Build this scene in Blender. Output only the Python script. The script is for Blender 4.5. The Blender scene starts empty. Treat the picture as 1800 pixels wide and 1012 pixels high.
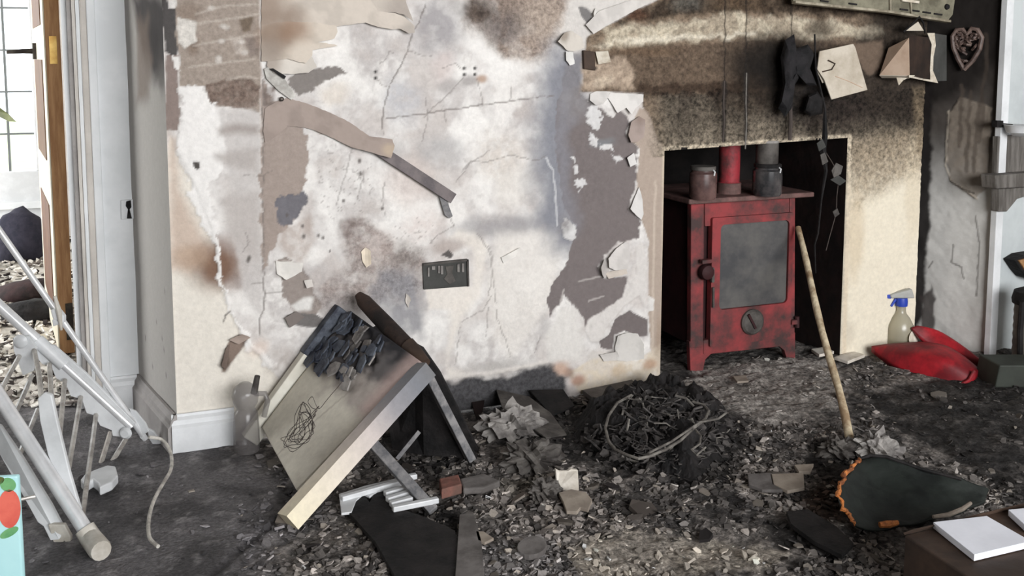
import bpy, bmesh, math, random
import numpy as np
from mathutils import Vector, Matrix
from mathutils.geometry import delaunay_2d_cdt

# ------------------------------------------------------------------ camera
FPX, CXP, CYP = 1750.0, 900.0, 282.29
PITCH, YAW = math.radians(5.947), math.radians(21.489)
CAM = np.array([-0.10515, -2.60194, 1.0])
SC = bpy.context.scene
COL = SC.collection
cd = bpy.data.cameras.new('camera')
cam = bpy.data.objects.new('camera', cd)
COL.objects.link(cam)
cam.location = CAM
cam.rotation_euler = (math.pi/2 - PITCH, 0, -YAW)
cd.sensor_width = 36.0
cd.lens = 36.0*FPX/1800.0
cd.shift_y = -(506.0 - CYP)/1800.0
cd.clip_start = 0.05
SC.camera = cam

# ------------------------------------------------------------------ daylight
wd = bpy.data.worlds.new('overcast_sky')
SC.world = wd
wd.use_nodes = True
bg = wd.node_tree.nodes['Background']
bg.inputs[0].default_value = (0.90, 0.95, 1.0, 1)
bg.inputs[1].default_value = 3.4
def area_light(name, loc, rot, sx, sy, power, col):
    l = bpy.data.lights.new(name, 'AREA')
    l.shape = 'RECTANGLE'; l.size = sx; l.size_y = sy; l.energy = power; l.color = col
    o = bpy.data.objects.new(name, l); COL.objects.link(o)
    o.location = loc; o.rotation_euler = rot
    return o
# daylight coming in through the big window behind the photographer, plus an added unseen fill lamp in the next room
area_light('window_daylight', (1.5, -4.62, 1.45), (math.radians(90), 0, 0), 3.0, 1.5, 216, (1.0, 0.995, 0.99))
area_light('back_room_fill_light', (-3.95, 2.0, 1.1), (math.radians(90), 0, math.radians(-90)), 2.4, 1.6, 150, (1.0, 1.0, 1.0))
SC.view_settings.view_transform = 'Standard'
SC.view_settings.look = 'None'
SC.view_settings.exposure = 0.0
SC.view_settings.gamma = 1.0
SC.view_settings.use_curve_mapping = False

# ------------------------------------------------------------------ measuring the photograph: rays, wall, floor
_r = np.array([math.cos(YAW), -math.sin(YAW), 0.0])
_fh = np.array([math.sin(YAW), math.cos(YAW), 0.0])
_z = np.array([0, 0, 1.0])
_fw = _fh*math.cos(PITCH) - _z*math.sin(PITCH)
_up = _fh*math.sin(PITCH) + _z*math.cos(PITCH)
def ray(px, py):
    return _r*(px-CXP)/FPX - _up*(py-CYP)/FPX + _fw
def F(px, py, z=0.0):            # point on the floor (or on the level z)
    d = ray(px, py); return CAM + d*((z-CAM[2])/d[2])
def W(px, py, y=0.0):            # point on the chimney breast (or a plane parallel to it)
    d = ray(px, py); return CAM + d*((y-CAM[1])/d[1])
def P(px, py, dep):              # point at a distance ahead
    d = ray(px, py); return CAM + d*(dep/np.dot(d, _fh))
def PL(px, py, p0, n):           # point on any plane
    d = ray(px, py); n = np.array(n, float)
    return CAM + d*(np.dot(np.array(p0)-CAM, n)/np.dot(d, n))

# ------------------------------------------------------------------ colour and noise
def lin(c):
    c = np.array(c, float)/255.0
    return np.where(c <= 0.04045, c/12.92, ((c+0.055)/1.055)**2.4)
_rng = np.random.RandomState(7)
_TAB = _rng.rand(256, 256)
def vnoise(x, y, s=0):
    x = x + s*17.31; y = y + s*9.77
    xi = np.floor(x).astype(int); yi = np.floor(y).astype(int)
    fx = x-xi; fy = y-yi
    fx = fx*fx*(3-2*fx); fy = fy*fy*(3-2*fy)
    a = _TAB[xi & 255, yi & 255]; b = _TAB[(xi+1) & 255, yi & 255]
    c = _TAB[xi & 255, (yi+1) & 255]; d = _TAB[(xi+1) & 255, (yi+1) & 255]
    return (a*(1-fx)+b*fx)*(1-fy) + (c*(1-fx)+d*fx)*fy
def fbm(x, y, s=0, o=4):
    t = 0; a = 0.5; n = 0
    for i in range(o):
        t = t + a*vnoise(x*2**i, y*2**i, s+i*3); n += a; a *= 0.5
    return t/n
def sstep(x, a, b):
    t = np.clip((x-a)/(b-a), 0, 1); return t*t*(3-2*t)

class Painter:
    """stains, scorch marks, bare patches and relief on a flat surface, in metres on that surface"""
    def __init__(s, U, V, base, conv):
        s.U, s.V, s.conv = U, V, conv
        s.col = np.tile(lin(base), (len(U), 1)); s.h = np.zeros(len(U)); s.sp = np.zeros(len(U))
    def pts(s, pp):
        return np.array([s.conv(*p) for p in pp])
    def _sel(s, q, m):
        lo = q.min(0)-m; hi = q.max(0)+m
        return np.where((s.U > lo[0]) & (s.U < hi[0]) & (s.V > lo[1]) & (s.V < hi[1]))[0]
    def _warp(s, i, w, sc, sd):
        u, v = s.U[i], s.V[i]
        if w:
            du = fbm(u*sc, v*sc, sd, 4)-0.5; dv = fbm(u*sc, v*sc, sd+40, 4)-0.5
            u = u+du*2*w; v = v+dv*2*w
        return u, v
    def _mix(s, i, a, c, h):
        if c is not None:
            s.col[i] = s.col[i]*(1-a[:, None]) + lin(c)*a[:, None]
        if h:
            s.h[i] += a*h
    def full(s): return np.hstack([s.col, np.clip(s.sp, 0, 1)[:, None]])
    def poly(s, pp, c, a=1.0, soft=0.003, warp=0.006, ws=30, h=0.0, mot=0.0, ms=60, sd=None, sp=None):
        q = s.pts(pp); sd = len(pp)*3+int(pp[0][0]) % 17 if sd is None else sd
        i = s._sel(q, soft+2*warp+0.005)
        if not len(i): return
        u, v = s._warp(i, warp, ws, sd)
        d2 = np.full(len(i), 1e9); ins = np.zeros(len(i), bool)
        for k in range(len(q)):
            x0, y0 = q[k]; x1, y1 = q[(k+1) % len(q)]
            ex, ey = x1-x0, y1-y0; L = ex*ex+ey*ey+1e-12
            t = np.clip(((u-x0)*ex+(v-y0)*ey)/L, 0, 1)
            d2 = np.minimum(d2, (u-x0-t*ex)**2+(v-y0-t*ey)**2)
            if abs(ey) > 1e-12:
                cr = ((y0 > v) != (y1 > v)) & (u < ex*(v-y0)/ey+x0)
                ins ^= cr
        d = np.sqrt(d2); d = np.where(ins, -d, d)
        al = 1-sstep(d, -soft, soft*0.3+1e-4)
        if mot: al = al*(1-mot*sstep(fbm(s.U[i]*ms, s.V[i]*ms, sd+5, 4), 0.38, 0.62))
        s._mix(i, al*a, c, h)
        if sp is not None: s.sp[i] = s.sp[i]*(1-al*a)+sp*al*a
    def line(s, pp, w, c, a=1.0, warp=0.003, ws=50, h=0.0, sd=3, soft=0.5):
        q = s.pts(pp); i = s._sel(q, w+2*warp+0.003)
        if not len(i): return
        u, v = s._warp(i, warp, ws, sd)
        d2 = np.full(len(i), 1e9)
        for k in range(len(q)-1):
            x0, y0 = q[k]; x1, y1 = q[k+1]
            ex, ey = x1-x0, y1-y0; L = ex*ex+ey*ey+1e-12
            t = np.clip(((u-x0)*ex+(v-y0)*ey)/L, 0, 1)
            d2 = np.minimum(d2, (u-x0-t*ex)**2+(v-y0-t*ey)**2)
        al = 1-sstep(np.sqrt(d2), w*(1-soft)*0.5, w*0.5+1e-4+w*soft*0.5)
        s._mix(i, al*a, c, h)
    def blob(s, cx, cy, rx, ry, c, a=0.6, warp=0.02, ws=14, mot=0.0, ms=60, h=0.0, sd=None, sp=None):
        q0 = np.array(s.conv(cx, cy)); q1 = np.array(s.conv(cx+rx, cy)); q2 = np.array(s.conv(cx, cy+ry))
        A = np.linalg.norm(q1-q0); B = np.linalg.norm(q2-q0)
        sd = int(cx) % 29 if sd is None else sd
        i = s._sel(np.array([q0-[A, B], q0+[A, B]]), 2*warp)
        if not len(i): return
        u, v = s._warp(i, warp, ws, sd)
        r = np.sqrt(((u-q0[0])/A)**2+((v-q0[1])/B)**2)
        al = 1-sstep(r, 0.25, 1.0)
        if mot: al = al*(1-mot*sstep(fbm(s.U[i]*ms, s.V[i]*ms, sd+5, 4), 0.38, 0.62))
        s._mix(i, al*a, c, h)
        if sp is not None: s.sp[i] = s.sp[i]*(1-al*a)+sp*al*a

# ------------------------------------------------------------------ materials
MATS = {}
def _nodes(name):
    m = bpy.data.materials.new(name); m.use_nodes = True
    nt = m.node_tree; return m, nt, nt.nodes['Principled BSDF']
def mk(name, c1, c2=None, scale=20, rough=0.7, metal=0.0, bump=0.0, bscale=None, lo=0.4, hi=0.6, spec=0.3, trans=0.0, stretch=None, emit=None):
    m, nt, b = _nodes(name)
    b.inputs['Roughness'].default_value = rough; b.inputs['Metallic'].default_value = metal
    b.inputs['Specular IOR Level'].default_value = spec
    b.inputs['Transmission Weight'].default_value = trans
    c1l = (*lin(c1), 1)
    b.inputs['Base Color'].default_value = c1l
    tc = nt.nodes.new('ShaderNodeTexCoord'); src = tc.outputs['Object']
    if stretch:
        mp = nt.nodes.new('ShaderNodeMapping'); mp.inputs['Scale'].default_value = stretch
        nt.links.new(src, mp.inputs[0]); src = mp.outputs[0]
    if c2 is not None:
        n = nt.nodes.new('ShaderNodeTexNoise'); n.inputs['Scale'].default_value = scale
        n.inputs['Detail'].default_value = 7; n.inputs['Roughness'].default_value = 0.65
        nt.links.new(src, n.inputs['Vector'])
        r = nt.nodes.new('ShaderNodeValToRGB')
        r.color_ramp.elements[0].position = lo; r.color_ramp.elements[1].position = hi
        r.color_ramp.elements[0].color = c1l; r.color_ramp.elements[1].color = (*lin(c2), 1)
        nt.links.new(n.outputs['Fac'], r.inputs[0]); nt.links.new(r.outputs[0], b.inputs['Base Color'])
    if bump:
        n2 = nt.nodes.new('ShaderNodeTexNoise'); n2.inputs['Scale'].default_value = bscale or scale*3
        n2.inputs['Detail'].default_value = 6
        nt.links.new(src, n2.inputs['Vector'])
        bp = nt.nodes.new('ShaderNodeBump'); bp.inputs['Strength'].default_value = bump; bp.inputs['Distance'].default_value = 0.01
        nt.links.new(n2.outputs['Fac'], bp.inputs['Height']); nt.links.new(bp.outputs[0], b.inputs['Normal'])
    if emit:
        b.inputs['Emission Color'].default_value = (*lin(emit[0]), 1); b.inputs['Emission Strength'].default_value = emit[1]
    MATS[name] = m; return m
def painted(name, rough=0.85, var=0.12, scale=90, bump=0.25, bscale=160, spec=0.2, speck=78):
    """colour from the surface's own stain attribute, broken up by fine grain"""
    m, nt, b = _nodes(name)
    b.inputs['Roughness'].default_value = rough; b.inputs['Specular IOR Level'].default_value = spec
    at = nt.nodes.new('ShaderNodeAttribute'); at.attribute_name = 'Col'
    tc = nt.nodes.new('ShaderNodeTexCoord')
    n = nt.nodes.new('ShaderNodeTexNoise'); n.inputs['Scale'].default_value = scale; n.inputs['Detail'].default_value = 8
    n.inputs['Roughness'].default_value = 0.7
    nt.links.new(tc.outputs['Object'], n.inputs['Vector'])
    mr = nt.nodes.new('ShaderNodeMapRange'); mr.inputs[1].default_value = 0.3; mr.inputs[2].default_value = 0.7
    mr.inputs[3].default_value = 1-var; mr.inputs[4].default_value = 1+var*0.6
    nt.links.new(n.outputs['Fac'], mr.inputs[0])
    mx = nt.nodes.new('ShaderNodeVectorMath'); mx.operation = 'SCALE'
    # coarse speckle where the surface carries it (its alpha): dark soot specks and pale crumbs
    sp = nt.nodes.new('ShaderNodeTexNoise'); sp.inputs['Scale'].default_value = speck; sp.inputs['Detail'].default_value = 6.0; sp.inputs['Roughness'].default_value = 0.72
    nt.links.new(tc.outputs['Object'], sp.inputs['Vector'])
    sr = nt.nodes.new('ShaderNodeMapRange'); sr.inputs[1].default_value = 0.36; sr.inputs[2].default_value = 0.64; sr.inputs[3].default_value = 0.25; sr.inputs[4].default_value = 1.6
    nt.links.new(sp.outputs['Fac'], sr.inputs[0])
    sm_ = nt.nodes.new('ShaderNodeMix'); sm_.data_type = 'FLOAT'; sm_.inputs[2].default_value = 1.0
    nt.links.new(at.outputs['Alpha'], sm_.inputs[0]); nt.links.new(sr.outputs[0], sm_.inputs[3])
    ml = nt.nodes.new('ShaderNodeMath'); ml.operation = 'MULTIPLY'
    nt.links.new(mr.outputs[0], ml.inputs[0]); nt.links.new(sm_.outputs[0], ml.inputs[1])
    nt.links.new(at.outputs['Color'], mx.inputs[0]); nt.links.new(ml.outputs[0], mx.inputs['Scale'])
    nt.links.new(mx.outputs[0], b.inputs['Base Color'])
    n2 = nt.nodes.new('ShaderNodeTexNoise'); n2.inputs['Scale'].default_value = bscale; n2.inputs['Detail'].default_value = 6
    nt.links.new(tc.outputs['Object'], n2.inputs['Vector'])
    bp = nt.nodes.new('ShaderNodeBump'); bp.inputs['Strength'].default_value = bump; bp.inputs['Distance'].default_value = 0.004
    nt.links.new(n2.outputs['Fac'], bp.inputs['Height'])
    b2 = nt.nodes.new('ShaderNodeBump'); b2.inputs['Distance'].default_value = 0.008
    nt.links.new(at.outputs['Alpha'], b2.inputs['Strength']); nt.links.new(sp.outputs['Fac'], b2.inputs['Height']); nt.links.new(bp.outputs[0], b2.inputs['Normal'])
    nt.links.new(b2.outputs[0], b.inputs['Normal'])
    MATS[name] = m; return m
def M(n): return MATS[n]

# ------------------------------------------------------------------ mesh helpers
def setcol(me, cols):
    a = me.color_attributes.new('Col', 'FLOAT_COLOR', 'POINT')
    cols = np.asarray(cols); c = np.zeros((len(me.vertices), 4), np.float32); c[:, :cols.shape[1]] = cols
    a.data.foreach_set('color', c.ravel())
def link(name, me, mat, parent=None, smooth=False):
    o = bpy.data.objects.new(name, me); COL.objects.link(o)
    if mat is not None: me.materials.append(M(mat) if isinstance(mat, str) else mat)
    if smooth: me.polygons.foreach_set('use_smooth', [True]*len(me.polygons))
    if parent is not None: o.parent = parent
    return o
def origin(parent):
    o = np.zeros(3)
    while parent is not None:
        o = o+np.array(parent.location); parent = parent.parent
    return o
def tag(o, label=None, cat=None, group=None, kind=None):
    if label: o['label'] = label
    if cat: o['category'] = cat
    if group: o['group'] = group
    if kind: o['kind'] = kind
    return o
def thing(name, loc, label, cat, group=None):
    o = bpy.data.objects.new(name, None); COL.objects.link(o)
    o.location = loc; o.empty_display_size = 0.05
    return tag(o, label, cat, group)
def struct(o): o['kind'] = 'structure'; return o

class MB:
    def __init__(s): s.v = []; s.f = []
    def add(s, vs, fs):
        n = len(s.v); s.v += [tuple(map(float, p)) for p in vs]; s.f += [tuple(n+i for i in q) for q in fs]; return s
    def hexa(s, a, b):            # two quads, a below b
        s.add(list(a)+list(b), [(3, 2, 1, 0), (4, 5, 6, 7), (0, 1, 5, 4), (1, 2, 6, 5), (2, 3, 7, 6), (3, 0, 4, 7)]); return s
    def box(s, lo, hi):
        x0, y0, z0 = lo; x1, y1, z1 = hi
        return s.hexa([(x0, y0, z0), (x1, y0, z0), (x1, y1, z0), (x0, y1, z0)], [(x0, y0, z1), (x1, y0, z1), (x1, y1, z1), (x0, y1, z1)])
    def bar(s, p0, p1, w, t, up=(0, 0, 1)):
        p0 = np.array(p0, float); p1 = np.array(p1, float); d = p1-p0; d /= np.linalg.norm(d)
        up = np.array(up, float); sd = np.cross(d, up); sd /= np.linalg.norm(sd); n = np.cross(sd, d)
        c = [(-1, -1), (1, -1), (1, 1), (-1, 1)]
        return s.hexa([p0+sd*w/2*a+n*t/2*b for a, b in c], [p1+sd*w/2*a+n*t/2*b for a, b in c])
    def prism(s, poly, vec):      # closed outline swept along vec
        n = len(poly); poly = [np.array(p, float) for p in poly]; vec = np.array(vec, float)
        s.add(poly+[p+vec for p in poly], [tuple(range(n-1, -1, -1)), tuple(range(n, 2*n))]+[(i, (i+1) % n, n+(i+1) % n, n+i) for i in range(n)]); return s
    def tube(s, pts, r, seg=8, cap=True):
        pts = [np.array(p, float) for p in pts]; n = len(pts)
        rs = r if hasattr(r, '__len__') else [r]*n
        vs = []; ref = None
        for i in range(n):
            d = pts[min(i+1, n-1)]-pts[max(i-1, 0)]; d = d/(np.linalg.norm(d)+1e-12)
            if ref is None:
                ref = np.cross(d, (0, 0, 1.0));
                if np.linalg.norm(ref) < 1e-3: ref = np.cross(d, (1.0, 0, 0))
            ref = ref-d*np.dot(ref, d); ref /= np.linalg.norm(ref)+1e-12
            b = np.cross(d, ref)
            for k in range(seg):
                a = 2*math.pi*k/seg; vs.append(pts[i]+rs[i]*(math.cos(a)*ref+math.sin(a)*b))
        fs = [(i*seg+k, i*seg+(k+1) % seg, (i+1)*seg+(k+1) % seg, (i+1)*seg+k) for i in range(n-1) for k in range(seg)]
        if cap: fs += [tuple(range(seg-1, -1, -1)), tuple(range((n-1)*seg, n*seg))]
        return s.add(vs, fs)
    def lathe(s, prof, c=(0, 0, 0), seg=24, axis=(0, 0, 1), closed=True):
        ax = Vector(axis).normalized(); q = Vector((0, 0, 1)).rotation_difference(ax)
        vs = []
        for r, z in prof:
            for k in range(seg):
                a = 2*math.pi*k/seg; p = q @ Vector((r*math.cos(a), r*math.sin(a), z))
                vs.append((p.x+c[0], p.y+c[1], p.z+c[2]))
        n = len(prof)
        fs = [(i*seg+k, i*seg+(k+1) % seg, (i+1)*seg+(k+1) % seg, (i+1)*seg+k) for i in range(n-1) for k in range(seg)]
        if closed: fs += [tuple(range(seg-1, -1, -1)), tuple(range((n-1)*seg, n*seg))]
        return s.add(vs, fs)
    def build(s, name, mat, parent=None, smooth=False, bevel=0.0):
        o = origin(parent)
        me = bpy.data.meshes.new(name)
        me.from_pydata([(a-o[0], b-o[1], c-o[2]) for a, b, c in s.v], [], s.f); me.update()
        bm = bmesh.new(); bm.from_mesh(me); bmesh.ops.recalc_face_normals(bm, faces=bm.faces)
        if bevel:
            ed = [e for e in bm.edges if len(e.link_faces) == 2 and e.calc_face_angle(0) > 0.5]
            bmesh.ops.bevel(bm, geom=ed, offset=bevel, segments=2, profile=0.5, affect='EDGES')
        bm.to_mesh(me); bm.free()
        ob = link(name, me, mat, parent, smooth)
        if smooth:
            try: me.set_sharp_from_angle(angle=math.radians(40))
            except Exception: pass
        return ob
def one(name, mb, mat, label, cat, group=None, smooth=False, bevel=0.0, base=None):
    """a thing that is a single mesh, its origin at its base"""
    v = np.array(mb.v); b = base if base is not None else np.array([v[:, 0].mean(), v[:, 1].mean(), v[:, 2].min()])
    mb.v = [tuple(p) for p in v-b]
    o = mb.build(name, mat, None, smooth, bevel); o.location = b
    return tag(o, label, cat, group)

def gridmesh(name, P3, nu, nv, mat, parent=None, cols=None, smooth=True, keep=None, thick=None):
    """P3: (nu*nv,3) points; keep: face mask; thick: vector for a closed slab"""
    P3 = np.asarray(P3, float)-origin(parent)
    i = np.arange(nu*nv).reshape(nu, nv)
    fc = np.stack([i[:-1, :-1], i[1:, :-1], i[1:, 1:], i[:-1, 1:]], -1).reshape(-1, 4)
    if keep is not None: fc = fc[keep]
    if thick is not None:
        n = len(P3); P3 = np.vstack([P3, P3+np.asarray(thick)])
        ring = list(i[:, 0])+list(i[-1, 1:])+list(i[-2::-1, -1])+list(i[0, -2:0:-1])
        side = [(ring[k], ring[k-1], ring[k-1]+n, ring[k]+n) for k in range(len(ring))]
        fc = np.vstack([fc, fc[:, ::-1]+n, np.array(side)])
        if cols is not None: cols = np.vstack([cols, cols])
    me = bpy.data.meshes.new(name)
    me.from_pydata(P3.tolist(), [], fc.tolist()); me.update()
    if cols is not None: setcol(me, cols)
    return link(name, me, mat, parent, smooth)
def bil(q, nu, nv):
    s, t = np.meshgrid(np.linspace(0, 1, nu), np.linspace(0, 1, nv), indexing='ij')
    s = s.ravel()[:, None]; t = t.ravel()[:, None]; q = [np.array(p, float) for p in q]
    return q[0]*(1-s)*(1-t)+q[1]*s*(1-t)+q[2]*s*t+q[3]*(1-s)*t, s[:, 0], t[:, 0]

def sheet(name, pp, mat, parent, y0=-0.003, curl=None, thick=0.0012, sp=0.008, colf=None, jag=0.0, seed=1):
    """torn paint or paper lying on the breast: outline, lift off the wall (metres) and colour by place"""
    rs = np.random.RandomState(seed)
    q = np.array([W(*p)[[0, 2]] for p in pp]); out = []
    for k in range(len(q)):
        a = q[k]; b = q[(k+1) % len(q)]; n = max(1, int(np.linalg.norm(b-a)/sp))
        for j in range(n):
            p = a+(b-a)*j/n
            if j and jag: p = p+rs.uniform(-jag, jag, 2)
            out.append(p)
    lo = q.min(0); hi = q.max(0); ins = []
    gx = np.arange(lo[0]+sp/2, hi[0], sp); gz = np.arange(lo[1]+sp/2, hi[1], sp)
    O = np.array(out)
    for x in gx:
        for z in gz:
            x1 = O[:, 0]; z1 = O[:, 1]; x2 = np.roll(x1, -1); z2 = np.roll(z1, -1)
            cr = ((z1 > z) != (z2 > z)) & (x < (x2-x1)*(z-z1)/(z2-z1+1e-12)+x1)
            if cr.sum() % 2 and np.min((x1-x)**2+(z1-z)**2) > (sp*0.5)**2: ins.append((x, z))
    vs = [Vector(p) for p in out]+[Vector(p) for p in ins]
    r = delaunay_2d_cdt(vs, [], [list(range(len(out)))], 1, 1e-6)
    v2 = np.array([tuple(v) for v in r[0]]); fs = [tuple(f) for f in r[2]]
    lift = np.zeros(len(v2)) if curl is None else curl(v2[:, 0], v2[:, 1])
    top = np.stack([v2[:, 0], y0-lift, v2[:, 1]], 1); bot = top+[0, thick, 0]
    n = len(v2); ec = {}
    for f in fs:
        for k in range(len(f)):
            e = (f[k], f[(k+1) % len(f)]); ec[tuple(sorted(e))] = ec.get(tuple(sorted(e)), [])+[e]
    faces = fs+[tuple(n+i for i in f[::-1]) for f in fs]+[(e[0][1], e[0][0], e[0][0]+n, e[0][1]+n) for e in ec.values() if len(e) == 1]
    V3 = np.vstack([top, bot])-origin(parent)
    me = bpy.data.meshes.new(name); me.from_pydata(V3.tolist(), [], faces); me.update()
    if colf is not None:
        c = colf(v2[:, 0], v2[:, 1]); setcol(me, np.vstack([c, c*0.9]))
    return link(name, me, mat, parent, False)

# ------------------------------------------------------------------ the materials of the place
painted('plaster_paint', 0.9, 0.10, 70, 0.30, 130)
painted('return_paint', 0.85, 0.06, 60, 0.15, 90)
painted('charred_floor', 0.85, 0.55, 110, 0.9, 140, 0.25)
painted('torn_paper', 0.85, 0.05, 60, 0.08, 90)
painted('debris_chips', 0.85, 0.25, 150, 0.3, 200)
painted('scorched_board', 0.6, 0.12, 60, 0.15, 80, 0.3)
mk('plain_plaster', (205, 200, 195), (188, 182, 178), 6, 0.9)
mk('sooty_ceiling', (70, 66, 62), (45, 42, 40), 3, 0.95)
mk('room_wall', (196, 190, 184), (170, 164, 158), 3, 0.9)
mk('panel_white', (196, 202, 203), (180, 186, 188), 4, 0.5, bump=0.03)
mk('sooted_plaster', (150, 140, 132), (92, 84, 78), 3, 0.9)
mk('soot_black', (17, 15, 15), (30, 26, 25), 14, 0.9, bump=0.3)
mk('firebox_brown', (24, 17, 17), (40, 26, 24), 10, 0.9, bump=0.3)
mk('white_gloss', (226, 228, 230), (206, 208, 210), 5, 0.35, bump=0.03, spec=0.5)
mk('cool_white_paint', (230, 232, 234), (216, 219, 221), 4, 0.5, bump=0.03)
mk('grey_groove', (158, 154, 152), (140, 136, 134), 8, 0.6)
mk('beige_moulding', (205, 199, 192), (188, 182, 175), 6, 0.5)
mk('oak', (178, 138, 98), (150, 110, 74), 8, 0.55, bump=0.1, stretch=(8, 8, 0.8))
mk('door_cream', (214, 208, 190), (196, 188, 168), 6, 0.5)
mk('door_panel_brown', (112, 78, 58), (86, 58, 44), 9, 0.55, stretch=(6, 6, 0.8))
mk('brass', (214, 180, 110), (190, 150, 84), 20, 0.35, 0.8)
mk('dark_metal', (52, 48, 46), (76, 70, 64), 30, 0.45, 0.7)
mk('lead', (120, 124, 124), None, rough=0.5, metal=0.6)
mk('lawn', (186, 202, 150), (206, 214, 172), 6, 0.95, bump=0.5, bscale=60)
mk('hedge_green', (92, 124, 62), (128, 156, 84), 14, 0.95, bump=0.6, bscale=40)
mk('garden_stone', (196, 180, 160), (160, 148, 134), 5, 0.9, bump=0.4)
mk('pale_ash_floor', (208, 204, 196), (120, 114, 106), 7, 0.9, bump=0.5, bscale=25, lo=0.5, hi=0.72)
def glass_mat():
    m, nt, b = _nodes('window_glass')
    nt.nodes.remove(b)
    out = nt.nodes['Material Output']
    t = nt.nodes.new('ShaderNodeBsdfTransparent'); g = nt.nodes.new('ShaderNodeBsdfGlossy'); g.inputs['Roughness'].default_value = 0.03
    mx = nt.nodes.new('ShaderNodeMixShader'); mx.inputs[0].default_value = 0.06
    nt.links.new(t.outputs[0], mx.inputs[1]); nt.links.new(g.outputs[0], mx.inputs[2]); nt.links.new(mx.outputs[0], out.inputs[0])
    MATS['window_glass'] = m
glass_mat()

# ------------------------------------------------------------------ chimney breast with its scorched, flaking front
BX1, BZ1 = 2.400, 1.33
HOLE = [W(1168, 265)[[0, 2]], W(1490, 242)[[0, 2]], np.array([2.090, -0.02]), np.array([1.408, -0.02])]
def breast():
    nu, nv = 590, 330
    U, V = np.meshgrid(np.linspace(0, BX1, nu), np.linspace(0, BZ1, nv), indexing='ij')
    U = U.ravel(); V = V.ravel()
    p = Painter(U, V, (213, 209, 206), lambda x, y: W(x, y)[[0, 2]])
    n1 = fbm(U*5, V*5, 1); n2 = fbm(U*16, V*16, 2); n3 = fbm(U*60, V*60, 4)
    def wash(mask, c, a):
        al = np.clip(mask*a, 0, 1)[:, None]; p.col = p.col*(1-al)+lin(c)*al
    wash(sstep(n1, 0.45, 0.7), (178, 172, 170), 0.7)
    wash(sstep(n2, 0.5, 0.7), (234, 231, 227), 0.65)
    wash(sstep(n2, 0.55, 0.3), (188, 178, 172), 0.45)
    wash(sstep(n3, 0.56, 0.74), (168, 160, 156), 0.28)
    p.h += (n2-0.5)*0.005+(n3-0.5)*0.0026
    p.sp[:] = .02+.07*sstep(n1, .45, .7)
    n4 = fbm(U*7+.8*fbm(U*11, V*11, 51), V*7+.8*fbm(U*11, V*11, 52), 53, 5)
    wash(sstep(n4, .54, .70), (236, 233, 229), .7); wash((1-sstep(np.abs(n4-.46), .0, .03)), (176, 170, 168), .35)
    # --- left: clean cream paint below, scorched tan above the torn edge
    p.poly([(296, 232), (345, 330), (378, 420), (392, 490), (405, 545), (425, 590), (455, 620), (500, 680), (470, 800), (290, 810), (290, 400)], (224, 218, 208), soft=.004, h=-.003)
    p.poly([(290, 225), (316, 240), (322, 330), (350, 385), (378, 440), (340, 490), (290, 480)], (198, 180, 166), a=.95, soft=.03)
    p.blob(384, 468, 70, 66, (116, 86, 68), .95, warp=.012)
    p.blob(338, 452, 46, 36, (176, 150, 128), .6, warp=.01)
    # --- left top: brown heat-stained plaster in overlapping strokes
    p.poly([(290, -150), (456, -150), (459, 200), (440, 192), (415, 190), (374, 186), (362, 160), (358, 150), (318, 153), (314, 100), (300, 20)], (158, 146, 136), soft=.003, warp=.006, h=.001, sp=.22)
    p.poly([(360, 150), (400, 136), (440, 138), (457, 150), (457, 186), (440, 192), (410, 190), (370, 183)], (124, 108, 99), soft=.004, warp=.008, mot=.3, ms=70, h=-.002, sp=.45)
    p.blob(332, 20, 40, 32, (128, 112, 100), .6); p.blob(340, 78, 16, 28, (120, 104, 92), .8, warp=.006)
    p.poly([(311, 28), (345, 36), (346, 74), (324, 86), (315, 74)], (214, 209, 202), soft=.004, h=.001)
    p.poly([(417, 32), (449, 27), (442, 56), (428, 60), (419, 44)], (106, 92, 78), soft=.008, a=.85)
    p.poly([(428, 62), (455, 60), (457, 100), (435, 98)], (128, 116, 110), soft=.008, a=.7)
    p.poly([(400, 60), (428, 64), (436, 98), (412, 95)], (196, 186, 178), soft=.01, a=.7, mot=.5)
    for l in ([(345, 24), (400, 10), (456, 8)], [(345, 42), (420, 31), (456, 25)], [(340, 80), (400, 70), (456, 59)], [(333, 118), (390, 110), (446, 104)], [(398, 140), (430, 134), (452, 138)]):
        p.line(l, .006, (198, 188, 178), .45, h=.0018)
    p.line([(456, -150), (457, 60), (459, 200), (461, 330)], .004, (196, 186, 178), .6, h=.001)
    for x, y in [(392, 45), (398, 50), (384, 108), (388, 72), (372, 14), (425, 74), (430, 92), (384, 102)]:
        p.blob(x, y, 9, 6, (208, 202, 196), .7, warp=.003)
    # --- corner strip and ragged white paper edge
    p.poly([(290, 96), (312, 98), (317, 200), (315, 232), (300, 228), (290, 230)], (138, 124, 118), soft=.003)
    p.poly([(270, -150), (306, -150), (308, 16), (311, 96), (301, 100), (290, 92)], (82, 79, 78), soft=.002, h=.002)
    p.poly([(290, -150), (309, -150), (308, 17), (295, 17)], (214, 210, 206), soft=.002, h=.002)
    p.poly([(301, 96), (313, 98), (317, 126), (302, 118)], (224, 221, 217), soft=.001, h=.002)
    p.poly([(316, 154), (357, 151), (372, 184), (400, 190), (392, 300), (362, 330), (378, 380), (388, 450), (398, 520), (408, 545), (428, 575), (452, 600), (486, 640), (474, 652), (432, 612), (413, 572), (398, 540), (384, 490), (371, 430), (349, 385), (331, 352), (321, 340), (333, 330), (318, 292), (317, 274), (308, 270), (308, 236), (318, 230)], (233, 230, 227), soft=.003, warp=.018, ws=55, h=.004)
    # --- pale column between edge and the seam, with grey smears
    p.poly([(380, 188), (440, 190), (458, 200), (462, 330), (463, 560), (450, 556), (428, 520), (412, 450), (398, 372), (400, 300)], (196, 191, 188), soft=.012, a=.8)
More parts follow.
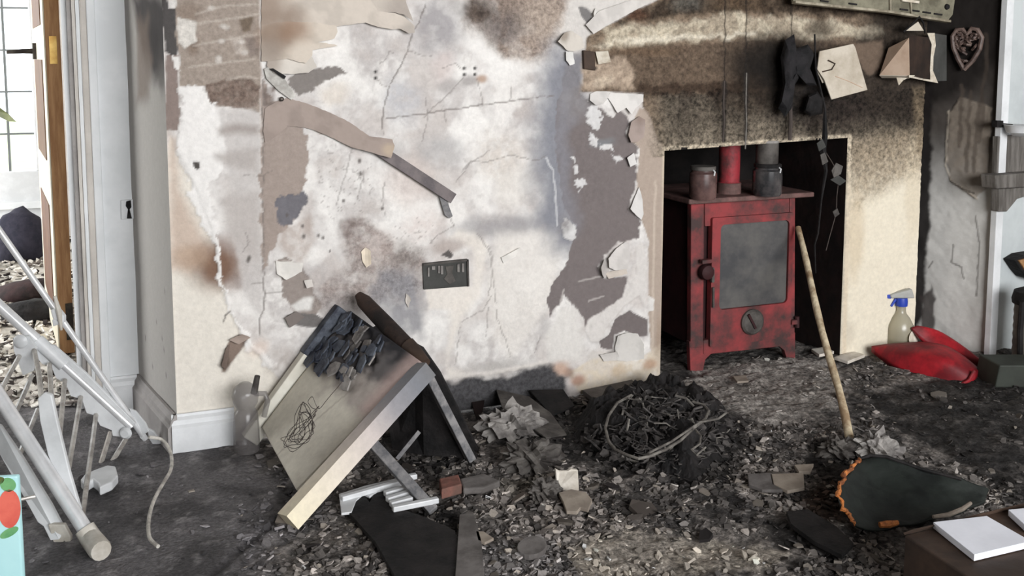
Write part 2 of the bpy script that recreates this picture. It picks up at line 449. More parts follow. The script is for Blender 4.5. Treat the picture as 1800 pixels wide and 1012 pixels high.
    p.poly([(374, 222), (400, 214), (458, 216), (458, 239), (380, 239)], (158, 149, 144), soft=.018, a=.85)
    p.poly([(372, 266), (440, 256), (458, 258), (456, 304), (420, 302), (390, 292), (374, 280)], (176, 169, 165), soft=.02, a=.85)
    p.poly([(378, 345), (440, 330), (460, 330), (462, 470), (430, 452), (396, 420)], (182, 175, 171), soft=.025, a=.75)
    p.poly([(339, 284), (350, 284), (353, 296), (345, 298), (340, 292)], (82, 78, 74), soft=.002, warp=.003, h=-.002)
    # --- tan band right of the seam and the slate patch
    p.poly([(458, 120), (475, 180), (560, 190), (640, 255), (560, 232), (536, 224), (543, 260), (541, 300), (535, 330), (530, 362), (512, 395), (500, 402), (489, 420), (478, 445), (462, 480), (459, 420)], (160, 147, 139), soft=.003, warp=.012, ws=60, h=-.001, sp=.08)
    p.poly([(461, 150), (486, 150), (482, 186), (464, 190)], (120, 108, 102), soft=.006, mot=.5)
    p.poly([(486, 348), (505, 344), (520, 340), (536, 336), (541, 350), (530, 376), (510, 393), (493, 399), (486, 372)], (114, 112, 117), soft=.002, warp=.010, ws=70, h=-.0025)
    p.poly([(490, 395), (520, 390), (548, 370), (560, 420), (530, 470), (500, 455), (486, 430)], (172, 158, 150), soft=.015, a=.7, mot=.4)
    # --- around the bracket
    p.poly([(505, 138), (540, 118), (600, 116), (608, 128), (596, 136), (570, 142), (548, 160), (530, 172), (512, 156)], (132, 126, 122), soft=.003, warp=.012, ws=70, h=-.002)
    p.blob(500, 60, 62, 56, (140, 116, 98), .75, warp=.02); p.blob(590, 165, 40, 30, (214, 203, 190), .6)
    # --- middle plaster: soot clouds
    p.blob(770, 45, 70, 80, (150, 146, 148), .85, mot=.3, ms=40); p.blob(705, 175, 50, 60, (184, 184, 188), .7, mot=.4)
    p.blob(775, 262, 60, 46, (172, 170, 170), .65, mot=.3, ms=30); p.blob(690, 275, 40, 30, (178, 176, 175), .5)
    p.poly([(806, -150), (1000, -150), (990, 60), (965, 105), (905, 110), (862, 88), (828, 74), (812, 40)], (138, 122, 111), a=.95, soft=.03, warp=.03, ws=16, mot=.3, ms=30, sp=.6)
    p.blob(842, 24, 50, 32, (72, 62, 56), .95, warp=.03, mot=.2, ms=40); p.blob(895, 48, 62, 46, (104, 95, 92), .85, mot=.3, ms=40)
    p.blob(955, 30, 60, 70, (178, 163, 150), .75, mot=.3, ms=60, sp=.4); p.blob(930, 90, 60, 36, (176, 160, 148), .5, mot=.5, ms=70)
    p.blob(786, 150, 34, 20, (164, 158, 156), .7); p.blob(826, 142, 26, 15, (150, 144, 142), .75, warp=.006); p.blob(847, 138, 14, 11, (168, 138, 116), .8, warp=.004)
    p.blob(778, 118, 30, 40, (206, 192, 188), .5); p.blob(890, 400, 130, 26, (156, 153, 154), .85, warp=.025)
    p.blob(880, 275, 60, 70, (196, 185, 174), .55, mot=.5, ms=80); p.blob(900, 330, 50, 60, (224, 219, 212), .6)
    p.blob(720, 320, 60, 70, (206, 190, 182), .45); p.blob(745, 400, 60, 46, (200, 184, 178), .5, mot=.4)
    p.poly([(868, 402), (1000, 400), (985, 480), (960, 560), (900, 640), (860, 600), (850, 500)], (222, 217, 211), a=.8, soft=.03)
    p.poly([(800, 400), (836, 405), (860, 430), (850, 520), (815, 560), (790, 640), (840, 660), (780, 670), (790, 520), (828, 500), (826, 440), (786, 420)], (226, 219, 210), a=.75, soft=.02)
    p.blob(955, 575, 16, 26, (176, 172, 170), .6); p.blob(880, 646, 90, 20, (176, 172, 168), .7, warp=.012)
    # --- mottled scorch left of the socket
    p.poly([(596, 390), (640, 376), (668, 400), (700, 420), (745, 430), (750, 470), (748, 520), (700, 540), (650, 545), (590, 560), (545, 540), (560, 500), (610, 470)], (154, 143, 138), a=.92, soft=.025, warp=.025, ws=22, mot=.45, ms=38, sp=.45)
    p.blob(618, 402, 28, 30, (126, 114, 110), .85, mot=.5, ms=60); p.blob(715, 452, 40, 40, (132, 124, 120), .7, mot=.5, ms=50); p.blob(662, 430, 46, 46, (176, 162, 156), .6)
    p.poly([(668, 470), (742, 468), (752, 520), (744, 600), (700, 600), (640, 545), (640, 512)], (138, 137, 141), a=.85, soft=.03, warp=.03, ws=22, mot=.25, ms=30)
    p.poly([(560, 520), (640, 515), (690, 545), (640, 600), (560, 600)], (158, 152, 150), a=.7, soft=.03)
    p.blob(785, 432, 46, 20, (170, 158, 152), .8); p.poly([(774, 448), (788, 438), (797, 447), (792, 454)], (92, 88, 86), soft=.002, warp=.003)
    p.poly([(744, 500), (826, 492), (832, 530), (800, 548), (752, 545)], (224, 217, 209), soft=.01, a=.9)
    p.poly([(480, 456), (500, 452), (530, 466), (548, 500), (565, 540), (545, 565), (520, 560), (514, 545), (496, 522), (499, 496)], (148, 138, 132), soft=.002, warp=.008, ws=50, h=-.003)
    p.poly([(483, 458), (534, 462), (528, 478), (502, 490), (486, 482)], (222, 218, 212), soft=.003, h=.002)
    p.poly([(508, 538), (530, 520), (552, 520), (548, 548), (520, 552)], (226, 224, 220), soft=.01, a=.85)
    p.poly([(500, 556), (520, 548), (560, 552), (585, 570), (545, 575), (512, 574)], (112, 108, 106), soft=.003, warp=.006)
    for x, y, r in [(532, 398, 4), (534, 416, 5), (560, 414, 4), (568, 418, 4), (580, 441, 3), (505, 378, 4), (672, 366, 4), (632, 282, 5), (634, 305, 5), (604, 353, 4), (676, 266, 6), (438, 452, 5), (436, 458, 5)]:
        p.blob(x, y, r, r*1.3, (96, 90, 86), .9, warp=.002)
    # --- torn scorch mark above the skirting
    p.poly([(388, 655), (394, 625), (402, 600), (420, 588), (437, 592), (432, 610), (412, 632), (396, 656)], (132, 116, 106), soft=.004, warp=.006, h=-.003)
    p.blob(396, 640, 12, 22, (84, 74, 66), .8, warp=.004); p.line([(392, 566), (396, 555), (405, 548)], .004, (96, 90, 86), .8)
    p.blob(498, 640, 42, 40, (156, 146, 140), .6, mot=.4); p.blob(452, 612, 30, 26, (214, 196, 184), .6)
    # --- large bare mauve-grey patch beside the fireplace
    p.line([(992, 118), (972, 200), (968, 300), (980, 380), (992, 410)], .11, (128, 130, 138), .95, warp=.03, ws=18, soft=1.0)
    p.poly([(990, 138), (1004, 112), (1020, 140), (1022, 164), (1050, 186), (1080, 205), (1092, 188), (1106, 214), (1100, 236), (1122, 258), (1116, 330), (1106, 366), (1126, 386), (1123, 420), (1090, 426), (1062, 450), (1052, 470), (1062, 486), (1100, 488), (1110, 500), (1095, 530), (1060, 546), (1042, 566), (1034, 590), (1018, 548), (992, 520), (966, 556), (962, 530), (970, 500), (990, 470), (1007, 430), (1012, 394), (996, 384), (988, 350), (980, 300), (976, 240), (980, 180)], (117, 109, 108), soft=.003, warp=.011, ws=50, h=-.0035)
    p.line([(1000, 130), (985, 220), (988, 320), (1000, 400)], .06, (132, 132, 139), .7, warp=.03, ws=18, soft=1.0)
    p.blob(1060, 250, 30, 12, (128, 134, 138), .6); p.blob(1015, 180, 40, 46, (140, 138, 140), .7, mot=.4)
    for q in ([(1036, 186), (1052, 186), (1058, 206), (1052, 230), (1042, 228), (1030, 200)], [(1034, 234), (1054, 242), (1048, 252), (1036, 246)], [(1036, 234), (1050, 248), (1052, 262), (1040, 258)], [(1056, 252), (1076, 252), (1078, 266), (1056, 262)], [(1072, 274), (1090, 276), (1098, 281), (1084, 286)], [(1000, 276), (1014, 278), (1010, 290)], [(1008, 295), (1018, 292), (1018, 304), (1008, 306)], [(1008, 318), (1024, 310), (1031, 324), (1022, 334), (1010, 328)], [(1014, 336), (1020, 334), (1017, 342)], [(988, 385), (1000, 390), (1014, 402), (1012, 420), (990, 420)]):
        p.poly(q, (206, 204, 203), soft=.002, warp=.012, ws=70, h=.003)
    p.blob(990, 396, 22, 20, (126, 122, 122), .8, mot=.4)
    p.line([(960, 278), (972, 300), (978, 360), (980, 395)], .006, (206, 206, 208), .7, h=.002)
    for q in ([(1018, 496), (1030, 492), (1058, 486)], [(1036, 530), (1062, 520)], [(985, 530), (992, 510)]):
        p.line(q, .005, (186, 180, 176), .7, h=.001)
    # --- pale islands of paint round the lower patch
    p.poly([(1128, 424), (1138, 470), (1136, 540), (1122, 520), (1092, 544), (1064, 582), (1050, 602), (1036, 602), (1027, 582), (1034, 562), (1060, 546), (1096, 522), (1102, 496), (1118, 482), (1116, 452), (1118, 430)], (208, 203, 199), soft=.002, warp=.005, ws=40, h=.003)
    p.poly([(1052, 600), (1070, 588), (1082, 560), (1108, 545), (1128, 556), (1140, 562), (1138, 592), (1122, 594), (1098, 582), (1080, 590), (1078, 616), (1056, 612)], (112, 104, 103), soft=.002, warp=.004, h=-.003)
    p.poly([(1040, 615), (1080, 618), (1098, 632), (1050, 640), (1030, 630)], (198, 192, 186), soft=.004, a=.8)
    p.poly([(985, 535), (1014, 540), (1030, 590), (1028, 640), (960, 640), (955, 590)], (214, 210, 205), soft=.02, a=.85)
    # --- tan paint strip along the opening
    p.poly([(1102, 238), (1124, 188), (1170, 196), (1175, 300), (1166, 676), (1146, 640), (1140, 560), (1139, 420), (1126, 382), (1120, 330), (1124, 262)], (170, 155, 143), soft=.002, warp=.005, ws=40, h=.001)
    p.line([(1152, 320), (1148, 480), (1146, 640)], .008, (198, 184, 170), .6, h=.001)
    p.poly([(1139, 520), (1150, 525), (1148, 545), (1139, 548)], (214, 210, 206), soft=.002, warp=.004, h=.002)
    # --- bottom of the plaster: cream and brick showing, then charred base
    p.poly([(998, 652), (1040, 628), (1120, 632), (1166, 600), (1166, 680), (1020, 696), (1000, 668)], (206, 194, 177), soft=.008, warp=.01, mot=.35)
    for x, y, r, c in [(1018, 668, 20, (150, 108, 90)), (1140, 640, 18, (168, 134, 110)), (1085, 655, 20, (186, 166, 142)), (1000, 656, 16, (120, 96, 84)), (1075, 622, 14, (104, 98, 94)), (985, 650, 26, (184, 150, 128))]:
        p.blob(x, y, r, r*.8, c, .75, warp=.01)
    p.poly([(760, 668), (840, 660), (905, 652), (960, 640), (1002, 664), (1004, 700), (960, 740), (740, 760)], (72, 71, 73), soft=.02, warp=.02, h=-.004, sp=.5)
    p.line([(780, 664), (860, 656), (960, 636)], .012, (208, 202, 196), .8, h=.003)
    # --- plaster by the mantel end
    p.poly([(985, 60), (1024, -60), (1110, -150), (1400, -150), (1190, -20), (1130, 12), (1062, 46), (1032, 74), (1026, 96), (1006, 108)], (204, 199, 194), soft=.004, a=.9)
    p.poly([(1016, 11), (1030, 14), (1041, 24), (1042, 42), (1030, 40), (1020, 28)], (120, 117, 116), soft=.003, h=-.002)
    p.poly([(1004, 90), (1026, 88), (1024, 150), (1002, 158), (985, 150), (992, 115)], (126, 124, 128), soft=.012, a=.85)
    # --- mantel zone
    R = [(1028, 88), (1032, 66), (1062, 46), (1130, 12), (1190, -20), (1420, -150), (1640, -150), (1640, 650), (1470, 650), (1480, 300), (1494, 240), (1166, 262), (1150, 232), (1140, 200), (1128, 186), (1128, 164), (1022, 162)]
    p.poly(R, (126, 110, 94), soft=.003, warp=.006, h=.004, sp=.6)
    p.poly([(1062, 44), (1130, 12), (1190, -20), (1420, -150), (1640, -150), (1640, 30), (1400, 28), (1250, 22), (1140, 42), (1090, 46)], (62, 52, 43), soft=.02, warp=.02, mot=.2, sp=.7)
    p.blob(1205, 4, 40, 22, (104, 102, 96), .6, mot=.4); p.blob(1300, 8, 70, 26, (96, 78, 60), .6, mot=.4); p.blob(1120, 30, 30, 18, (96, 66, 50), .6)
    p.poly([(1030, 80), (1080, 44), (1150, 38), (1300, 24), (1400, 26), (1540, 44), (1565, 68), (1400, 72), (1250, 70), (1120, 84)], (192, 181, 161), soft=.016, warp=.022, ws=26, mot=.5, ms=30, h=.006, sp=.45)
    p.poly([(1040, 80), (1120, 62), (1250, 58), (1330, 52), (1330, 66), (1250, 70), (1120, 80)], (220, 211, 193), soft=.014, warp=.02, ws=34, mot=.35, ms=40, h=.003, sp=.3)
    p.poly([(1026, 92), (1130, 82), (1250, 73), (1400, 70), (1560, 72), (1560, 150), (1400, 150), (1300, 160), (1130, 164), (1022, 162)], (100, 85, 72), soft=.01, warp=.01, mot=.15, ms=50, sp=.6)
    p.poly([(1022, 98), (1100, 96), (1120, 130), (1116, 158), (1022, 160)], (174, 156, 138), soft=.016, warp=.014, mot=.3, sp=.3)
    p.blob(1060, 140, 26, 14, (204, 188, 168), .7, mot=.3); p.blob(1130, 90, 90, 12, (104, 84, 66), .5)
    # --- roughcast with soot, fading to cream down the right pier
    big = fbm(U*9, V*9, 13); med = fbm(U*26, V*26, 15); zt = W(1300, 160)[2]
    fade = sstep(V, .42, .70)*sstep(U, 1.33, 1.43)*(V < zt+.006*(med-.5)*6)*((U > 1.40) | (V > .6))*((V > .70) | (U > 2.08))
    k = np.clip(sstep(V, .69, .93)+.7*(big-.5)+.5*(med-.5)+.25*sstep(U, 1.7, 2.1)*(V > .74), 0, 1)[:, None]
    sc = lin((146, 135, 119))*(1-k)+lin((50, 44, 40))*k
    al = (fade*.95)[:, None]; p.col = p.col*(1-al)+sc*al; p.sp = p.sp*(1-fade)+fade
    p.h += fade*(fbm(U*90, V*90, 11, 3)-.5)*.012
    band = sstep(V, zt-.02, zt+.03)*(U > 1.33)
    p.h += band*(fbm(U*40, V*40, 21, 3)-.5)*.014
    p.line([(1125, 160), (1230, 156), (1330, 152)], .034, (58, 45, 36), .8, warp=.012, ws=40)
    # right pier
    p.poly([(1440, 300), (1540, 270), (1700, 250), (1700, 720), (1430, 720)], (226, 217, 198), soft=.15, warp=.03, ws=10, sp=.04)
    p.poly([(1484, 242), (1640, 200), (1640, 300), (1560, 340), (1500, 380), (1484, 440)], (160, 144, 122), a=.65, soft=.06, warp=.02, mot=.3, ms=70, sp=.6)
    p.blob(1500, 420, 26, 110, (196, 176, 146), .5); p.blob(1605, 330, 20, 150, (206, 192, 168), .5)
    p.blob(1490, 585, 16, 40, (186, 176, 160), .5)
    # soot blacks
    p.poly([(1240, 84), (1400, 66), (1660, 30), (1660, 250), (1520, 240), (1400, 205), (1290, 160)], (44, 38, 34), a=.72, soft=.10, warp=.03, ws=12)
    p.blob(1375, 122, 130, 84, (20, 18, 17), .97, warp=.04, sp=.4); p.blob(1345, 110, 90, 80, (30, 26, 23), .8, mot=.2); p.blob(1300, 170, 90, 50, (58, 47, 38), .6, mot=.5)
    p.blob(1420, 180, 90, 60, (30, 26, 24), .8, mot=.35, ms=50)
    p.poly([(1500, 60), (1640, 20), (1640, 215), (1590, 230), (1520, 200), (1490, 140)], (54, 47, 41), a=.92, soft=.04, warp=.02, mot=.15)
    p.poly([(1488, 76), (1552, 70), (1556, 120), (1524, 136)], (112, 96, 83), a=.85, soft=.012, sp=.1)
    p.blob(1470, 205, 110, 50, (50, 42, 38), .75, mot=.5, ms=90); p.blob(1570, 40, 80, 30, (32, 28, 24), .9); p.blob(1440, 50, 40, 24, (48, 40, 32), .7)
    p.poly([(1600, 150), (1640, 150), (1640, 300), (1606, 270)], (140, 124, 102), a=.6, soft=.02, mot=.4)
    for x, y0, y1 in [(1272, 145, 252), (1310, 130, 262), (1389, 175, 248)]:
        p.line([(x, y0), (x-1, y1)], .016, (44, 40, 38), .85, warp=.004)
        p.line([(x, 0), (x, y0)], .005, (36, 32, 30), .8, warp=.003)
    # thin pale arris round the opening, its edge highlight painted in
    p.line([(1166, 664), (1169, 262), (1492, 240), (1482, 630)], .016, (210, 196, 174), .85, warp=.002, h=.001)
    p.blob(1160, 600, 10, 60, (150, 130, 112), .5)
    # --- cracks
    CR = [[(748, 8), (738, 36), (725, 56), (718, 86), (707, 112), (697, 131), (684, 152), (676, 180), (672, 212), (674, 240)],
          [(680, 208), (720, 203), (780, 195), (850, 184), (910, 176), (972, 168)], [(815, 136), (790, 164), (762, 188), (746, 206)], [(838, 140), (846, 164), (848, 186)],
          [(690, 92), (684, 90), (676, 106), (668, 112)], [(660, 138), (670, 148), (680, 152)], [(718, 90), (740, 96), (760, 98)], [(748, 172), (752, 200), (748, 230), (742, 250)],
          [(800, 398), (790, 380), (784, 372), (790, 350)], [(798, 396), (772, 412), (755, 428)], [(858, 432), (866, 450), (864, 500), (858, 520)], [(840, 410), (862, 446), (868, 500), (874, 560), (890, 600), (896, 626)],
          [(864, 520), (850, 545), (810, 566), (806, 600), (800, 640)], [(858, 540), (854, 590)], [(463, 140), (462, 300), (464, 470), (464, 545), (457, 560), (457, 590)], [(430, 408), (438, 425), (426, 445)], [(462, 498), (440, 500)], [(466, 515), (500, 512)],
          [(480, 300), (458, 310), (430, 306)], [(620, 250), (612, 290), (600, 330), (590, 360)], [(640, 300), (630, 350)], [(676, 320), (672, 350), (678, 380)], [(860, 265), (830, 285), (800, 320)], [(960, 275), (940, 282), (900, 272), (850, 286), (826, 284), (812, 302)],
          [(776, 120), (800, 112), (812, 122)], [(900, 150), (896, 176)], [(780, 188), (784, 215)], [(950, 590), (940, 620)], [(590, 300), (620, 300), (640, 320)]]
    for k, c in enumerate(CR):
        p.line(c, .0036 if k < 3 or k == 14 else .0030, (118, 111, 107), .75 if k in (0, 1, 14) else .5, warp=.004, ws=60, h=-.002, sd=k)
    # fine crazing in two areas
    for cx_, cy_, rx, ry in ((605, 320, 60, 80), (720, 420, 60, 50)):
        q = p.conv(cx_, cy_); A = .0015*rx; B = .0015*ry
        m = np.clip(1-((U-q[0])/A)**2-((V-q[1])/B)**2, 0, 1)
        cr = np.abs(fbm(U*45, V*45, 31, 2)-.5); g = (1-sstep(cr, .004, .022))*sstep(m, 0, .4)*.5
        p.col = p.col*(1-g[:, None])+lin((128, 120, 116))*g[:, None]
    # fixing holes
    for x, y in [(660, 126), (660, 137), (816, 120), (816, 131), (835, 120), (835, 131), (1046, 120)]:
        p.blob(x, y, 4.5, 4.5, (36, 33, 32), 1, warp=.001, h=-.004)
    # --- geometry
    X = U.copy(); Y = -p.h; Z = V.copy()
    H = np.array(HOLE)
    def inside(x, z):
        r = np.zeros(len(x), bool)
        for k in range(4):
            x0, z0 = H[k]; x1, z1 = H[(k+1) % 4]
            if abs(z1-z0) > 1e-9: r ^= ((z0 > z) != (z1 > z)) & (x < (x1-x0)*(z-z0)/(z1-z0)+x0)
        return r
    idx = np.arange(nu*nv).reshape(nu, nv)
    fc = np.stack([idx[:-1, :-1], idx[1:, :-1], idx[1:, 1:], idx[:-1, 1:]], -1).reshape(-1, 4)
    keep = ~inside(X[fc].mean(1), Z[fc].mean(1))
    ku = np.zeros(nu*nv, bool); ku[fc[keep].ravel()] = True
    ru = np.zeros(nu*nv, bool); ru[fc[~keep].ravel()] = True
    b = np.where(ku & ru)[0]
    best = np.full(len(b), 1e9); nx = X[b].copy(); nz = Z[b].copy()
    for k in (0, 1, 3):
        x0, z0 = H[k]; x1, z1 = H[(k+1) % 4]; ex, ez = x1-x0, z1-z0
        t = np.clip(((X[b]-x0)*ex+(Z[b]-z0)*ez)/(ex*ex+ez*ez), 0, 1)
        qx = x0+t*ex; qz = z0+t*ez; d = (qx-X[b])**2+(qz-Z[b])**2
        m = d < best; best[m] = d[m]; nx[m] = qx[m]; nz[m] = qz[m]
    X[b] = nx; Z[b] = np.maximum(nz, 0); Y[b] = 0
    e = U <= 1e-6; Y[e] = 0
    o = gridmesh('wall_chimney_breast', np.stack([X, Y, Z], 1), nu, nv, 'plaster_paint', None, p.full(), True, keep)
    return tag(struct(o), 'scorched white plaster chimney breast with flaking paint and soot')
BREAST = breast()
MB().box((0, 0.0, BZ1), (BX1, 0.05, 2.35)).build('upper_plaster', 'sooted_plaster', BREAST)
MB().hexa([(BX1, 0, 0), (BX1+.001, 0, 0), (BX1+.001, .5, 0), (BX1, .5, 0)], [(BX1, 0, 2.35), (BX1+.001, 0, 2.35), (BX1+.001, .5, 2.35), (BX1, .5, 2.35)]).build('side_face', 'soot_black', BREAST)

# fireplace recess, lined with soot
def recess():
    (x0, z0), (x1, z1) = HOLE[0], HOLE[1]; d = .50
    l = struct(MB().hexa([(1.408, .0, 0), (1.408, d, 0), (1.38, d, 0), (1.38, .02, 0)], [(x0, 0, z0), (x0, d, z0), (x0-.03, d, z0), (x0-.03, .02, z0)]).build('wall_fireplace_left', 'soot_black'))
    struct(MB().hexa([(2.089, .0, 0), (2.089, d, 0), (2.12, d, 0), (2.12, .02, 0)], [(x1, 0, z1), (x1, d, z1), (x1+.03, d, z1), (x1+.03, .02, z1)]).build('wall_fireplace_right', 'firebox_brown'))
    struct(MB().box((1.36, d, -.02), (2.14, d+.03, .95)).build('wall_fireplace_back', 'soot_black'))
    struct(MB().hexa([(x0, .0, z0), (x1, 0, z1), (x1, d, z1), (x0, d, z0)], [(x0, .03, z0+.1), (x1, .03, z1+.1), (x1, d, z1+.1), (x0, d, z0+.1)]).build('ceiling_fireplace', 'soot_black'))
recess()

# ------------------------------------------------------------------ left return and left alcove wall with doorway
AX, AY = -0.083, 0.379
def left_return():
    nu, nv = 60, 200
    Q, s, t = bil([(0, 0, 0), (AX, AY, 0), (AX, AY, 1.33), (0, 0, 1.33)], nu, nv)
    n = np.array([AY, -AX, 0.0]); L = math.hypot(AX, AY)
    def conv(px, py):
        q = PL(px, py, (0, 0, 0), n); return np.array([math.hypot(q[0], q[1])*(1 if q[1] > 0 else -1), q[2]])
    p = Painter(s*L, t*1.33, (172, 169, 165), conv)
    p.poly([(228, -30), (300, -30), (300, 110), (292, 140), (270, 150), (262, 120), (246, 100), (240, 70)], (66, 62, 62), soft=.06, warp=.03, ws=12)
    p.poly([(236, 20), (262, 20), (270, 110), (262, 190), (240, 200)], (116, 103, 94), soft=.05, a=.75, warp=.03, ws=12)
    p.blob(270, 66, 16, 40, (54, 50, 50), .8); p.blob(285, 130, 12, 60, (84, 80, 78), .7)
    for x, y in [(290, 505), (275, 560), (288, 610), (285, 590), (268, 640), (292, 655), (256, 590)]:
        p.line([(x, y), (x, y+9)], .004, (92, 88, 86), .8)
    p.h += (fbm(s*4, t*14, 3)-.5)*.003
    nn = n/np.linalg.norm(n)
    o = gridmesh('wall_chimney_return', Q-nn*p.h[:, None], nu, nv, 'return_paint', None, p.col)
    return tag(struct(o), 'grey side of the chimney breast with soot at the top')
left_return()
struct(MB().hexa([(0, 0, 1.33), (AX, AY, 1.33), (AX+.05, AY, 1.33), (.05, .02, 1.33)], [(0, 0, 2.35), (AX, AY, 2.35), (AX+.05, AY, 2.35), (.05, .02, 2.35)]).build('wall_chimney_return_upper', 'grey_groove'))

def wx(px): return W(px, 400, AY)[0]
struct(MB().box((wx(182), AY, 0), (AX+.01, AY+.12, 2.35)).build('wall_alcove', 'cool_white_paint'))
struct(MB().box((-2.2, AY, 2.05), (wx(182), AY+.12, 2.35)).build('wall_alcove_over_door', 'cool_white_paint'))
struct(MB().box((-2.2, AY, 0), (-1.10, AY+.12, 2.05)).build('wall_alcove_beyond_door', 'cool_white_paint'))
# door casing: jamb, stop, architrave mouldings
ca = struct(MB().box((wx(168), AY-.012, 0), (wx(183), AY+.02, 2.10)).build('trim_1', 'cool_white_paint', bevel=.003))
MB().box((wx(157), AY-.026, 0), (wx(168), AY+.02, 2.09)).build('moulding', 'beige_moulding', ca, bevel=.004)
MB().box((wx(150), AY-.020, 0), (wx(157), AY+.02, 2.08)).build('moulding', 'cool_white_paint', ca, bevel=.003)
MB().box((wx(143), AY-.010, 0), (wx(150), AY+.02, 2.07)).build('moulding', 'beige_moulding', ca, bevel=.003)
MB().box((wx(134), AY+.006, 0), (wx(143), AY+.14, 2.06)).build('door_stop', 'grey_groove', ca, bevel=.002)
MB().box((wx(123), AY+.03, 0), (wx(134), AY+.18, 2.05)).build('jamb', 'cool_white_paint', ca, bevel=.002)

def skirting(name, a, b, h=.095, t=.024, side=1, mat='white_gloss'):
    a = np.array(a, float); b = np.array(b, float); d = (b-a)/np.linalg.norm(b-a); n = np.array([d[1], -d[0]])*side
    prof = [(0, 0), (t, 0), (t, h*.68), (t*.72, h*.74), (t*.66, h*.86), (t*.35, h*.93), (t*.3, h), (0, h)]
    m = MB(); k = len(prof)
    for e in (a, b):
        m.v += [(e[0]+n[0]*u, e[1]+n[1]*u, z) for u, z in prof]
    m.f = [tuple(range(k)), tuple(range(2*k-1, k-1, -1))]+[(i, (i+1) % k, k+(i+1) % k, k+i) for i in range(k)]
    return struct(m.build(name, mat, None))
xe = W(412, 750)[0]
skirting('baseboard_breast', (-.014, 0), (xe, 0))
skirting('baseboard_return', (0.0, -.014), (AX, AY), side=-1, mat='grey_groove')
skirting('baseboard_alcove', (wx(183), AY), (AX-.0, AY))

